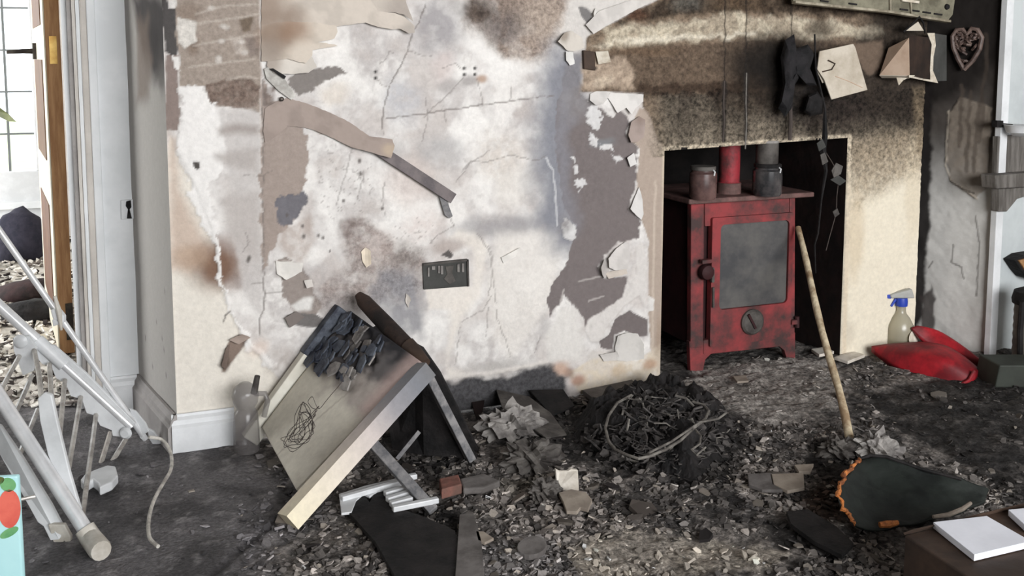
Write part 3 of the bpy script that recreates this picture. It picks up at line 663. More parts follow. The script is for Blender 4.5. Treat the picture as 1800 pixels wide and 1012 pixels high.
# ------------------------------------------------------------------ floor of the burnt room
def floor():
    nu, nv = 620, 330
    x0, x1, y0, y1 = -1.1, 3.2, -1.75, .52
    U, V = np.meshgrid(np.linspace(x0, x1, nu), np.linspace(y0, y1, nv), indexing='ij'); U = U.ravel(); V = V.ravel()
    p = Painter(U, V, (98, 92, 88), lambda x, y: F(x, y)[:2])
    n = fbm(U*9, V*9, 3); g = fbm(U*38, V*38, 6); h3 = fbm(U*4, V*4, 9)
    def wash(m, c, a):
        al = np.clip(m*a, 0, 1)[:, None]; p.col = p.col*(1-al)+lin(c)*al
    wash(sstep(n, .42, .62), (52, 49, 48), .8); wash(sstep(g, .55, .72), (132, 124, 117), .7); wash(sstep(h3, .55, .75), (110, 102, 96), .5); wash(sstep(g, .45, .3), (36, 34, 34), .7)
    p.h += (n-.5)*.022+(g-.5)*.016
    carpet = Painter(U, V, (0, 0, 0), p.conv)
    carpet.poly([(-200, 690), (320, 700), (470, 790), (560, 850), (590, 900), (520, 960), (480, 1100), (-300, 1100)], (255, 255, 255), soft=.10, warp=.04, ws=8)
    k = carpet.col[:, 0]
    cc = lin((90, 87, 89))*(1-sstep(n, .4, .66)[:, None]*.45)+lin((122, 118, 118))*(sstep(g, .58, .75)*.35)[:, None]
    p.col = p.col*(1-k[:, None])+cc*k[:, None]
    p.h = p.h*(1-k*.72); p.sp[:] = .75*(1-k)+.18
    p.poly([(360, 845), (440, 848), (490, 862), (450, 878), (380, 868)], (56, 54, 56), a=.7, soft=.03)
    p.line([(370, 1012), (400, 985), (440, 950), (500, 905)], .02, (48, 46, 48), .7, h=-.006)
    p.poly([(1170, 690), (1200, 655), (1290, 636), (1450, 628), (1505, 650), (1485, 722), (1360, 748), (1250, 722)], (150, 143, 136), a=.9, soft=.05, warp=.03, mot=.45, ms=24, h=.004)
    p.poly([(1000, 962), (1100, 930), (1250, 945), (1395, 968), (1370, 1004), (1240, 1020), (1010, 1020)], (150, 140, 126), a=.9, soft=.03, warp=.03, mot=.4, ms=20)
    p.poly([(830, 930), (980, 945), (1010, 1020), (820, 1020)], (104, 100, 99), a=.85, soft=.02, warp=.02, mot=.3)
    p.poly([(1010, 700), (1110, 672), (1160, 690), (1120, 720), (1050, 712)], (116, 108, 102), a=.7, soft=.02)
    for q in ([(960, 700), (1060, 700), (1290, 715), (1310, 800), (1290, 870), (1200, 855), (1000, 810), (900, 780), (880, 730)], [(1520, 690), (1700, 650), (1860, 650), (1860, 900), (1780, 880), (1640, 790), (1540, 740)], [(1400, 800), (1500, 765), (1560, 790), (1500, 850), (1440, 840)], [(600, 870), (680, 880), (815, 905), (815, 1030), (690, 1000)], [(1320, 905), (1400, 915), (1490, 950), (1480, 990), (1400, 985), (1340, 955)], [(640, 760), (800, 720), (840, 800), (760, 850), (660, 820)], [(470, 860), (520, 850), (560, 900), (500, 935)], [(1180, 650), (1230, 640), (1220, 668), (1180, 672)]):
        p.poly(q, (27, 25, 25), a=.9, soft=.03, warp=.03, ws=14, mot=.2, ms=30)  # near-black patches: char, and shadowed floor areas painted into the colour
    p.poly([(1390, 880), (1450, 840), (1500, 845), (1500, 925), (1430, 915)], (54, 36, 24), a=.85, soft=.03)
    p.poly([(840, 850), (960, 830), (1000, 860), (900, 880)], (104, 98, 86), a=.5, soft=.03)
    g_ = p.col.mean(1, keepdims=True); p.col = np.clip((p.col*.75+g_*.25)*1.4, 0, .6)
    p.h += np.where((V > -.02) & (U > 1.40) & (U < 2.1), .006, 0)
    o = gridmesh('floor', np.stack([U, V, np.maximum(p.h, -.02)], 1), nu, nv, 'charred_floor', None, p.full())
    global FLOOR_H
    Hm = np.maximum(p.h, -.02).reshape(nu, nv); Cm = p.col.reshape(nu, nv, 3)
    global FLOOR_C
    def FLOOR_C(x, y):
        return Cm[int(np.clip((x-x0)/(x1-x0)*(nu-1), 0, nu-1)), int(np.clip((y-y0)/(y1-y0)*(nv-1), 0, nv-1))]
    def FLOOR_H(x, y):
        i = int(np.clip((x-x0)/(x1-x0)*(nu-1), 0, nu-1)); j = int(np.clip((y-y0)/(y1-y0)*(nv-1), 0, nv-1))
        return float(Hm[i, j])
    return tag(struct(o), 'charred floor strewn with ash and rubble')
FLOOR = floor()
struct(MB().box((-2.4, -4.8, -.10), (4.2, 3.7, -.03)).build('floor_slab', 'soot_black'))

# ------------------------------------------------------------------ rest of the room (mostly behind the photographer)
struct(MB().box((-2.3, -4.7, 2.35), (3.9, .5, 2.42)).build('ceiling', 'sooty_ceiling'))
struct(MB().box((-2.3, -4.7, -.03), (-2.2, AY, 2.35)).build('wall_left', 'room_wall'))
struct(MB().box((3.7, -4.7, -.03), (3.8, .5, 2.35)).build('wall_right', 'room_wall'))
fw_ = struct(MB().box((-2.2, -4.7, -.03), (-.1, -4.58, 2.35)).build('wall_front', 'room_wall'))
MB().box((3.1, -4.7, -.03), (3.7, -4.58, 2.35)).build('pier', 'room_wall', fw_)
MB().box((-.1, -4.7, -.03), (3.1, -4.58, .65)).build('apron', 'room_wall', fw_)
MB().box((-.1, -4.7, 2.2), (3.1, -4.58, 2.35)).build('lintel', 'room_wall', fw_)

# right of the breast: sooty angled wall, then white panelled wall
RA, RB, RC = np.array([2.405, .16]), F(1737, 622)[:2], F(1860, 591)[:2]
def right_wall():
    nu, nv = 90, 330; Lw = np.linalg.norm(RB-RA); d = (RB-RA)/Lw; n = np.array([d[1], -d[0], 0])
    Q, s, t = bil([(*RA, -.02), (*RB, -.02), (*RB, 1.33), (*RA, 1.33)], nu, nv)
    def conv(px, py):
        q = PL(px, py, (*RA, 0), n); return np.array([np.dot(q[:2]-RA, d), q[2]])
    p = Painter(s*Lw, t*1.35-.02, (186, 184, 180), conv)
    U, V = p.U, p.V
    al = (sstep(V, .44, .78)*.95)[:, None]; p.col = p.col*(1-al)+lin((52, 45, 40))*al
    p.poly([(1600, -40), (1780, -40), (1770, 110), (1720, 170), (1640, 200), (1600, 260)], (27, 23, 21), a=.96, soft=.06, warp=.03, ws=12)
    p.poly([(1600, -40), (1642, -40), (1640, 300), (1634, 420), (1622, 560), (1600, 600)], (25, 21, 20), a=.97, soft=.012, warp=.01)  # dark strip beside the breast: shadow of the recessed gap painted in
    p.poly([(1668, 200), (1690, 170), (1745, 190), (1735, 330), (1715, 350), (1672, 320), (1662, 280)], (122, 112, 101), soft=.004, warp=.008, a=.8, h=.006, mot=.2)
    p.line([(1668, 195), (1664, 250), (1662, 290), (1672, 318), (1700, 335), (1718, 350)], .006, (176, 166, 152), .7, h=.004)
    for l in ([(1690, 150), (1688, 260)], [(1705, 160), (1700, 300)], [(1720, 180), (1712, 300)], [(1735, 60), (1722, 250)]):
        p.line(l, .012, (70, 61, 54), .6, warp=.01, ws=20)
    p.line([(1672, 318), (1690, 330), (1712, 340)], .006, (58, 52, 48), .8)
    for l in ([(1676, 430), (1672, 460), (1690, 470), (1694, 490)], [(1640, 460), (1632, 470)], [(1715, 380), (1722, 430), (1716, 520)]):
        p.line(l, .005, (92, 88, 84), .7)
    p.poly([(1618, 520), (1640, 500), (1648, 560), (1640, 600), (1618, 600)], (58, 52, 50), a=.9, soft=.008, warp=.01)
    p.h += (fbm(s*6, t*22, 8)-.5)*.012
    nn = n/np.linalg.norm(n)
    o = gridmesh('wall_alcove_right', Q+nn*p.h[:, None], nu, nv, 'return_paint', None, p.col)
    return tag(struct(o), 'grey peeling wall beside the fireplace, black with soot at the top')
right_wall()
struct(MB().hexa([(*RA, 1.33), (*RB, 1.33), (RB[0]+.05, RB[1]+.05, 1.33), (RA[0]+.05, RA[1]+.05, 1.33)], [(*RA, 2.35), (*RB, 2.35), (RB[0]+.05, RB[1]+.05, 2.35), (RA[0]+.05, RA[1]+.05, 2.35)]).build('wall_alcove_right_upper', 'soot_black'))
dR = (RC-RB)/np.linalg.norm(RC-RB); nR = np.array([-dR[1], dR[0]])
struct(MB().hexa([(*RB, -.02), (*RC, -.02), (*(RC+nR*.06), -.02), (*(RB+nR*.06), -.02)], [(*RB, 2.35), (*RC, 2.35), (*(RC+nR*.06), 2.35), (*(RB+nR*.06), 2.35)]).build('wall_panelled', 'panel_white'))
def onR(px, py, off=0.0):       # point on the white wall, off = metres proud of it
    return PL(px, py, (*(RB-nR*off), 0), (*nR, 0))
def strip_R(px0, px1, off0, off1, name, mat, parent=None):
    a = onR(px0, 300); b = onR(px1, 300); m = MB()
    lo = [(*(p[:2]-nR*o_), -.01) for p, o_ in ((a, off0), (b, off0), (b, off1), (a, off1))]
    return m.hexa(lo, [(x, y, 2.3) for x, y, z in lo]).build(name, mat, parent, bevel=.002)
t2 = struct(strip_R(1745, 1757, .0, .022, 'trim_2', 'white_gloss'))
strip_R(1757, 1764, .0, .006, 'groove', 'dark_metal', t2)

BY = 3.5
struct(MB().box((RC[0]-.01, RC[1], -.03), (3.72, RC[1]+.06, 2.35)).build('wall_right_end', 'cool_white_paint'))
struct(MB().box((-4.1, AY+.12, -.03), (-4.02, BY, .35)).build('wall_back_room_sill', 'room_wall'))
# ------------------------------------------------------------------ next room seen through the doorway
struct(MB().box((-4.0, AY+.12, -.03), (-.02, BY, -.004)).build('floor_back_room', 'pale_ash_floor'))
struct(MB().box((-4.0, AY+.12, 2.35), (.2, BY, 2.4)).build('ceiling_back_room', 'room_wall'))
struct(MB().box((-.02, AY+.12, -.03), (.06, BY, 2.35)).build('wall_back_room_right', 'room_wall'))
struct(MB().box((-4.1, AY+.12, 1.95), (-4.0, BY, 2.35)).build('wall_back_room_left', 'room_wall'))
def bxp(px, py=300): return W(px, py, BY)
xr = bxp(88)[0]; zb = max(bxp(40, 372)[2], .0); zt_ = bxp(40, 300)[2]
struct(MB().box((xr, BY, -.03), (.06, BY+.12, 2.35)).build('wall_back_room_far', 'plain_plaster'))
struct(MB().box((-4.1, BY, 2.15), (xr, BY+.12, 2.35)).build('wall_back_room_head', 'plain_plaster'))
w1 = struct(MB().box((-4.0, BY-.01, 0), (xr, BY+.05, zt_)).build('window_1', 'white_gloss', bevel=.006))
MB().box((bxp(64)[0], BY-.03, zt_), (bxp(80)[0], BY+.04, 2.12)).build('stile', 'white_gloss', w1, bevel=.006)
MB().box((bxp(80)[0], BY-.015, zt_), (xr, BY+.05, 2.15)).build('window_frame', 'cool_white_paint', w1, bevel=.004)
MB().box((-4.0, BY-.03, 2.05), (xr, BY+.05, 2.15)).build('window_frame', 'white_gloss', w1)
MB().box((-4.0, BY-.04, zb+.02), (xr, BY-.005, zb+.06)).build('threshold', 'cool_white_paint', w1, bevel=.004)
gx = [bxp(64)[0]]; 
step = bxp(64)[0]-bxp(18)[0]
while gx[-1] > -3.6: gx.append(gx[-1]-step*1.0)
gz = [zt_, bxp(40, 235)[2], bxp(40, 161)[2], bxp(40, 88)[2], bxp(40, 14)[2], 2.05]
for i in range(len(gx)-1):
    for j in range(len(gz)-1):
        MB().box((gx[i+1]+.004, BY+.008, gz[j]+.004), (gx[i]-.004, BY+.012, gz[j+1]-.004)).build('pane', 'window_glass', w1)
lb = MB()
for x in gx[1:-1]: lb.box((x-.006, BY+.002, zt_), (x+.006, BY+.018, 2.05))
for z in gz[1:-1]: lb.box((gx[-1], BY+.003, z-.005), (gx[0], BY+.017, z+.005))
lb.build('lead_bars', 'lead', w1)
# garden
struct(MB().box((-14, BY+.13, -.12), (3, 16, -.06)).build('lawn', 'lawn'))
def lump(name, c, r, mat, seed, label, cat, group=None, sub=3, rough=0.0):
    bm = bmesh.new(); bmesh.ops.create_icosphere(bm, subdivisions=sub, radius=1)
    rs = np.random.RandomState(seed)
    for v in bm.verts:
        q = np.array(v.co); k = .8+.5*fbm(np.array([q[0]*2.2+seed]), np.array([q[1]*2.2+q[2]*1.7]), seed)[0]
        if rough: k += rough*(fbm(np.array([q[0]*5+seed+q[2]*3]), np.array([q[1]*5-q[2]*4]), seed+3)[0]-.5)
        v.co = Vector((q[0]*r[0]*k, q[1]*r[1]*k, max(q[2], -.35)*r[2]*k))
    zmin = min(v.co.z for v in bm.verts)
    for v in bm.verts: v.co.z -= zmin
    me = bpy.data.meshes.new(name); bm.to_mesh(me); bm.free()
    o = link(name, me, mat, None, not rough); o.location = c
    return tag(o, label, cat, group)
lump('garden_bush', (-4.4, 8.2, -.06), (1.5, .9, 1.1), 'hedge_green', 3, 'green bush on the lawn outside the garden door', 'bush')
lump('garden_boulder', (-2.55, 5.6, -.06), (.42, .3, .34), 'garden_stone', 5, 'pale boulder outside the garden door beside its frame', 'rock')
lump('garden_boulder', (-2.98, 4.6, -.06), (.3, .24, .2), 'garden_stone', 8, 'small pale rock on the lawn outside the garden door', 'rock')

# oak door standing open into the next room
N1 = P(100, 500, 3.24)[:2]; N2 = P(127, 500, 3.24)[:2]; FA = P(79, 500, 4.0)[:2]
du = (FA-N1)/np.linalg.norm(FA-N1); dn = np.array([du[1], -du[0]]); th = abs(np.dot(N2-N1, dn))
def dbox(u0, u1, n0, n1, z0, z1):
    c = [N1+du*u+dn*n for u, n in ((u0, n0), (u1, n0), (u1, n1), (u0, n1))]
    return MB().hexa([(*q, z0) for q in c], [(*q, z1) for q in c])
d1 = struct(dbox(0, .80, 0, th, .012, 2.02).build('door_1', 'oak', bevel=.002))
def dz(py, d=3.3): return P(90, py, d)[2]
for z0, z1 in ((.02, dz(560)), (dz(300), dz(268)), (dz(40), dz(120)*1.0)): pass
dbox(.0, .80, -.004, 0, .02, 2.0).build('painted_face', 'door_cream', d1)
dbox(.14, .66, -.007, -.004, dz(285), dz(105)).build('door_panel', 'door_panel_brown', d1)
dbox(.14, .66, -.007, -.004, dz(560), dz(365)).build('door_panel', 'door_panel_brown', d1)
dbox(.14, .66, -.007, -.004, dz(42), 1.9).build('door_panel', 'door_panel_brown', d1)
c = N1+dn*th*.35
MB().hexa([(*(N1+dn*th*.25-du*.002), dz(112)), (*(N1+dn*th*.75-du*.002), dz(112)), (*(N1+dn*th*.75), dz(112)), (*(N1+dn*th*.25), dz(112))], [(*(N1+dn*th*.25-du*.002), dz(64)), (*(N1+dn*th*.75-du*.002), dz(64)), (*(N1+dn*th*.75), dz(64)), (*(N1+dn*th*.25), dz(64))]).build('latch_plate', 'brass', d1)
MB().hexa([(*(N1+dn*th*.5-du*.003), dz(590)), (*(N1+dn*th*1.0-du*.003), dz(590)), (*(N1+dn*th*1.0), dz(590)), (*(N1+dn*th*.5), dz(590))], [(*(N1+dn*th*.5-du*.003), dz(527)), (*(N1+dn*th*1.0-du*.003), dz(527)), (*(N1+dn*th*1.0), dz(527)), (*(N1+dn*th*.5), dz(527))]).build('hinge_plate', 'dark_metal', d1)
hb = N1+du*.55
hm = dbox(.52, .57, -.016, -.004, dz(104, 3.75), dz(76, 3.75))
hm.build('handle_plate', 'dark_metal', d1)
q0 = np.array([*(N1+du*.55-dn*.01), dz(90, 3.75)]); q1 = np.array([*(N1+du*.55-dn*.05), dz(90, 3.75)])
q2 = q1+np.array([*(-dn*.05+du*.02), -.004])
MB().tube([q0, q1, q2], [.010, .009, .007], 10).build('lever_handle', 'dark_metal', d1, True)

# ------------------------------------------------------------------ materials of the things
mk('stove_red', (142, 58, 60), (66, 50, 49), 8, 0.65, bump=0.15, lo=.40, hi=.62)
mk('stove_iron', (34, 16, 18), (54, 26, 28), 9, 0.7, bump=0.2)
mk('stove_top_rust', (84, 66, 62), (118, 88, 84), 16, 0.75, bump=0.3)
mk('stove_glass', (92, 90, 88), (66, 66, 68), 6, 0.55, bump=0.08)
mk('flue_red', (150, 48, 56), (78, 46, 46), 16, 0.6, bump=0.3)
mk('sooted_grey', (92, 88, 84), (58, 54, 52), 14, 0.7, bump=0.2)
mk('smoked_glass', (46, 46, 48), (78, 74, 74), 18, 0.18, spec=.6)
mk('smoked_glass_clay', (74, 56, 54), (108, 84, 80), 14, 0.25, spec=.6)
mk('stick_wood', (206, 192, 164), (140, 118, 92), 22, 0.8, bump=0.4, stretch=(1, 1, .4))
mk('bottle_plastic', (206, 200, 178), None, rough=0.25, trans=0.55, spec=.5)
mk('bottle_label', (228, 222, 208), (196, 188, 172), 30, 0.6)
mk('blue_plastic', (40, 66, 168), None, rough=0.4, spec=.5)
mk('grey_plastic', (176, 176, 172), (156, 156, 152), 12, 0.45)
mk('red_plastic', (168, 26, 38), (104, 18, 26), 9, 0.55, bump=0.15, spec=.4)
mk('white_plastic', (214, 216, 218), (196, 198, 200), 10, 0.4, spec=.5)
mk('chrome', (232, 233, 235), (214, 215, 217), 20, 0.25, 0.35, spec=.7)
mk('grey_tube', (186, 182, 176), (140, 134, 128), 22, 0.35, 0.2, spec=.6)
mk('end_cap', (196, 192, 184), (168, 162, 152), 16, 0.7, bump=0.1)
mk('pale_cable', (204, 200, 192), (150, 146, 140), 30, 0.6)
mk('table_white', (222, 220, 210), (204, 200, 188), 8, 0.55, bump=0.05)
mk('charcoal', (14, 13, 14), (34, 31, 31), 16, 0.8, bump=0.6, bscale=40)
mk('char_log', (28, 24, 23), (62, 48, 42), 8, 0.85, bump=0.7, bscale=30)
mk('ash_grey_wood', (134, 132, 132), (92, 92, 95), 10, 0.75, bump=0.2, stretch=(3, 3, 3))
mk('blue_char', (38, 42, 54), (92, 98, 108), 14, 0.6, bump=0.5)
mk('blister', (146, 142, 138), (96, 92, 90), 16, 0.7, bump=0.5)
mk('thin_wire', (72, 64, 60), None, rough=0.6)
mk('metal_strip', (112, 104, 104), (88, 82, 84), 20, 0.6, 0.2, bump=0.1)
mk('pale_bracket', (210, 208, 202), (160, 156, 150), 16, 0.6)
mk('tray_metal', (134, 130, 112), (96, 92, 78), 14, 0.6, 0.2, bump=0.2)
mk('tray_lip', (168, 160, 142), (120, 112, 96), 20, 0.6)
mk('card_cream', (196, 187, 173), (168, 157, 141), 9, 0.8)
mk('card_pink', (198, 175, 155), (174, 148, 128), 6, 0.8)
mk('card_char', (36, 28, 24), (58, 44, 36), 9, 0.9)
mk('card_grey', (72, 72, 70), (56, 56, 54), 9, 0.8)
mk('torn_white', (214, 206, 192), (180, 168, 150), 24, 0.85, bump=0.3)
mk('wicker_dark', (58, 44, 40), (110, 92, 84), 26, 0.55, spec=.5)
mk('black_cloth', (20, 20, 22), (38, 36, 38), 20, 0.85, bump=0.5)
mk('orange_edge', (200, 124, 66), (112, 66, 40), 40, 0.7, bump=0.4)
mk('scoop_green', (15, 19, 18), (31, 36, 33), 14, 0.65, bump=0.25)
mk('brown_box', (74, 58, 48), (50, 40, 34), 8, 0.7, bump=0.2)
mk('paper_white', (226, 228, 236), (214, 216, 224), 6, 0.8)
mk('oilcloth_blue', (176, 222, 226), (188, 230, 232), 4, 0.4)
mk('apple_red', (226, 112, 96), (204, 84, 74), 7, 0.45)
mk('leaf_green', (122, 178, 120), (84, 146, 96), 8, 0.5)
mk('leaf_dark', (98, 104, 58), (74, 80, 46), 8, 0.5)
mk('brick_red', (132, 88, 78), (100, 76, 68), 16, 0.9, bump=0.4)
mk('slab_grey', (112, 108, 106), (84, 80, 78), 12, 0.85, bump=0.3)
mk('tile_pale', (158, 148, 136), (132, 122, 112), 14, 0.8, bump=0.2)
mk('chip_white', (218, 212, 202), (190, 182, 170), 18, 0.8, bump=0.2)
mk('navy_fabric', (40, 40, 52), (56, 54, 66), 20, 0.85, bump=0.2)
mk('dark_red_cloth', (60, 42, 42), (36, 28, 28), 10, 0.85, bump=0.5)
mk('shelf_grey', (116, 112, 108), (84, 80, 76), 8, 0.7, bump=0.2, stretch=(6, 6, .8))
mk('dark_green_box', (52, 56, 50), (40, 42, 38), 8, 0.6)
mk('ribbed_grey', (112, 108, 102), (84, 80, 76), 12, 0.7)
mk('twig_black', (34, 32, 32), (84, 80, 78), 30, 0.8)
mk('ash_wire', (122, 118, 112), (84, 80, 76), 30, 0.7)
def jar_glass():
    m, nt, b = _nodes('grey_jug_glass')
    b.inputs['Base Color'].default_value = (*lin((118, 114, 114)), 1); b.inputs['Roughness'].default_value = .2
    b.inputs['Alpha'].default_value = .45; MATS['grey_jug_glass'] = m
jar_glass()

# ------------------------------------------------------------------ paint flakes and hanging wallpaper on the breast
def flake(pp, c, lift=.012, way='d', y0=-.004, sp=.007, jag=.0008, seed=1, blobs=(), thick=.0014, name='paint_flake'):
    q = np.array([W(*p)[[0, 2]] for p in pp]); lo = q.min(0); hi = q.max(0)
    def curl(x, z):
        s = (x-lo[0])/(hi[0]-lo[0]+1e-9); t = (z-lo[1])/(hi[1]-lo[1]+1e-9)
        k = {'d': 1-t, 'u': t, 'l': 1-s, 'r': s, 'rd': np.clip((s+1-t)/2, 0, 1), 'ld': np.clip((2-s-t)/2, 0, 1), 'c': 1-4*np.abs((s-.5)*(t-.5))}[way]
        return lift*k**2 + .0015*fbm(x*40, z*40, seed)
    def colf(x, z):
        cc = np.tile(lin(c), (len(x), 1)); n = fbm(x*30, z*30, seed+2)
        cc *= (1-.14*sstep(n, .45, .65))[:, None]
        for bx_, by_, r, bc, a in blobs:
            o = W(bx_, by_)[[0, 2]]; rr = r*.0016
            k = (1-sstep(np.hypot(x-o[0], z-o[1])+.02*(fbm(x*25, z*25, 9)-.5), rr*.2, rr))*a
            cc = cc*(1-k[:, None])+lin(bc)*k[:, None]
        return cc
    return sheet(name, pp, 'torn_paper', BREAST, y0, curl, thick, sp, colf, jag, seed)
BR = (128, 106, 90)
flake([(459, -30), (560, -30), (640, -14), (662, 20), (692, 24), (706, 30), (724, 46), (724, 58), (714, 59), (700, 51), (686, 52), (660, 47), (641, 40), (600, 45), (588, 47), (560, 40), (500, 38), (459, 44)], (205, 195, 184), .022, 'r', blobs=[(470, 20, 60, BR, .7), (520, 34, 34, BR, .5), (716, 52, 26, (168, 160, 153), .7)], seed=2, name='wallpaper_sheet')
flake([(612, -30), (700, -30), (712, 12), (721, 38), (706, 26), (690, 22), (660, 24), (640, 10)], (196, 187, 177), .026, 'r', y0=-.003, blobs=[(700, 20, 40, (170, 160, 152), .8)], seed=3, name='wallpaper_sheet')
flake([(459, 40), (500, 36), (560, 38), (590, 46), (592, 56), (586, 68), (556, 74), (586, 78), (592, 81), (570, 84), (548, 88), (547, 98), (536, 111), (520, 108), (505, 103), (470, 108), (459, 108)], (208, 197, 184), .018, 'rd', blobs=[(480, 60, 50, BR, .8), (520, 50, 36, (140, 112, 92), .75), (470, 95, 34, (150, 138, 128), .8)], seed=4, y0=-.0035, name='wallpaper_sheet')
flake([(470, 100), (505, 92), (548, 100), (556, 118), (540, 128), (510, 130), (480, 128), (468, 116)], (212, 205, 196), .012, 'd', blobs=[(475, 110, 26, (160, 148, 138), .8)], seed=5, name='wallpaper_sheet')
flake([(462, 230), (466, 190), (486, 178), (504, 172), (540, 182), (580, 198), (612, 214), (646, 238), (684, 243), (688, 254), (682, 276), (660, 270), (640, 264), (616, 258), (588, 244), (560, 232), (536, 224), (505, 221), (484, 240), (466, 250)], (163, 149, 141), .032, 'r', y0=-.002, blobs=[(680, 262, 16, (190, 172, 152), .8)], seed=6, name='wallpaper_sheet')
flake([(1036, 165), (1052, 158), (1071, 161), (1068, 170), (1056, 182), (1042, 184), (1034, 176)], (206, 202, 198), .014, 'd', seed=7)
flake([(1066, 169), (1072, 163), (1130, 166), (1129, 178), (1114, 190), (1106, 201), (1098, 189), (1082, 198)], (216, 212, 208), .012, 'd', seed=8)
flake([(1106, 214), (1122, 204), (1133, 210), (1131, 240), (1118, 249), (1106, 250), (1100, 236)], (162, 147, 140), .012, 'l', seed=9, blobs=[(1125, 205, 22, (126, 108, 98), .6)])
flake([(974, 73), (988, 58), (1002, 54), (1022, 66), (1026, 84), (1008, 90), (994, 89), (984, 80)], (204, 197, 188), .022, 'l', seed=10, blobs=[(986, 62, 16, (140, 128, 116), .8)])
flake([(992, 90), (1006, 92), (1009, 112), (1000, 115), (992, 106)], (224, 222, 218), .008, 'l', seed=11)
flake([(1040, 24), (1045, 14), (1052, 24), (1048, 37), (1042, 36)], (214, 211, 206), .008, 'l', seed=12)
flake([(1082, 588), (1098, 582), (1117, 584), (1130, 604), (1131, 630), (1100, 634), (1082, 632), (1079, 610)], (206, 202, 197), .012, 'u', seed=13)
flake([(1052, 622), (1082, 616), (1090, 632), (1060, 634)], (202, 197, 192), .006, 'u', seed=14)
flake([(1064, 452), (1080, 436), (1098, 424), (1106, 430), (1106, 452), (1102, 472), (1080, 474), (1066, 468)], (208, 203, 199), .016, 'l', seed=15)
flake([(1051, 468), (1060, 454), (1070, 466), (1070, 484), (1060, 488), (1054, 480)], (186, 180, 176), .018, 'l', seed=16)
flake([(1062, 478), (1100, 472), (1101, 480), (1066, 488)], (196, 186, 176), .010, 'd', seed=17)
flake([(1104, 366), (1122, 328), (1128, 350), (1130, 376), (1126, 386)], (212, 209, 206), .010, 'l', seed=18)
flake([(1099, 277), (1113, 268), (1118, 288), (1106, 293)], (212, 209, 206), .008, 'l', seed=19)
flake([(634, 442), (641, 434), (649, 439), (650, 462), (643, 469), (637, 460)], (240, 226, 206), .014, 'r', seed=20)
flake([(484, 458), (532, 462), (530, 476), (502, 490), (486, 480)], (224, 220, 214), .010, 'd', seed=21)
flake([(534, 492), (548, 490), (550, 502), (538, 505)], (206, 200, 194), .008, 'd', seed=22)
flake([(713, 515), (720, 522), (717, 540), (712, 530)], (214, 206, 198), .01, 'r', seed=23)
flake([(880, 452), (912, 434), (905, 450), (884, 462)], (232, 228, 222), .006, 'u', seed=24)
flake([(1026, 44), (1050, 20), (1180, -25), (1200, -28), (1130, 10), (1062, 46), (1040, 60)], (206, 201, 196), .010, 'ld', seed=25)
flake([(388, 640), (396, 612), (404, 604), (402, 622), (396, 648)], (112, 98, 90), .014, 'l', seed=26)
flake([(402, 596), (424, 584), (440, 592), (420, 604)], (172, 156, 146), .014, 'u', seed=27)
flake([(499, 556), (520, 546), (535, 556), (520, 568), (508, 574)], (120, 112, 108), .012, 'l', seed=28)

# ------------------------------------------------------------------ things fixed to the breast
t = thing('metal_strip', W(640, 250, -.012), 'grey metal strip hanging aslant across the plaster, half under torn wallpaper', 'strip')
MB().bar(W(612, 228, -.012), W(797, 349, -.016), .030, .006, (0, -1, .0)).build('strip', 'metal_strip', t, bevel=.001)
MB().prism([W(464, 121, -.010), W(472, 117, -.010), W(497, 133, -.010), W(520, 168, -.010), W(512, 176, -.010), W(490, 160, -.010), W(468, 138, -.010)], (0, .006, 0)).build('bracket', 'pale_bracket', t, bevel=.001)
MB().prism([W(474, 121, -.018), W(480, 120, -.018), W(503, 134, -.018), W(500, 139, -.018)], (0, .004, 0)).build('slot', 'charcoal', t)
MB().lathe([(.006, 0), (.006, .003), (.003, .004)], W(495, 174, -.010), 10, (0, -1, 0)).build('screw', 'dark_metal', t)
MB().prism([W(770, 338, -.012), W(780, 336, -.012), W(796, 380, -.012), W(790, 384, -.012), W(782, 378, -.012)], (0, .006, 0)).build('bracket', 'ash_grey_wood', t, bevel=.001)

t = thing('wall_socket', W(784, 504), 'burnt-out double wall socket, melted black, in the middle of the plaster', 'socket')
MB().prism([W(743, 463, -.006), W(822, 455, -.006), W(823, 503, -.006), W(745, 509, -.006)], (0, .008, 0)).build('back_box', 'card_grey', t, bevel=.001)
fr = MB()
for a, b in (((744, 465), (822, 457)), ((822, 456), (823, 503))): fr.bar(W(*a, -.008), W(*b, -.008), .005, .006, (0, -1, 0))
fr.build('frame', 'sooted_grey', t)
MB().prism([W(783, 468, -.008), W(798, 466, -.008), W(795, 480, -.008), W(801, 494, -.008), W(790, 500, -.008), W(780, 490, -.008), W(786, 482, -.008)], (0, .006, 0)).build('melted_plate', 'sooted_grey', t, bevel=.001)
for x0, x1, y0, y1 in ((752, 755, 470, 486), (759, 765, 468, 474), (770, 774, 467, 480), (775, 779, 467, 482), (804, 808, 464, 478), (812, 816, 463, 478)):
    MB().prism([W(x0, y0, -.010), W(x1, y0, -.010), W(x1, y1, -.010), W(x0, y1, -.010)], (0, .006, 0)).build('terminal', 'blister', t)

t = thing('wall_plaque', W(1045, 125), 'small charred plaque with a curled scrap of paper at the mantel end', 'plaque')
MB().prism([W(1026, 88, -.012), W(1046, 91, -.012), W(1047, 124, -.012), W(1027, 121, -.012)], (0, .012, 0)).build('panel', 'brown_box', t, bevel=.002)
MB().prism([W(1047, 91, -.016), W(1069, 90, -.030), W(1074, 109, -.028), W(1052, 113, -.016)], (0, .002, .001)).build('paper_scrap', 'torn_white', t)

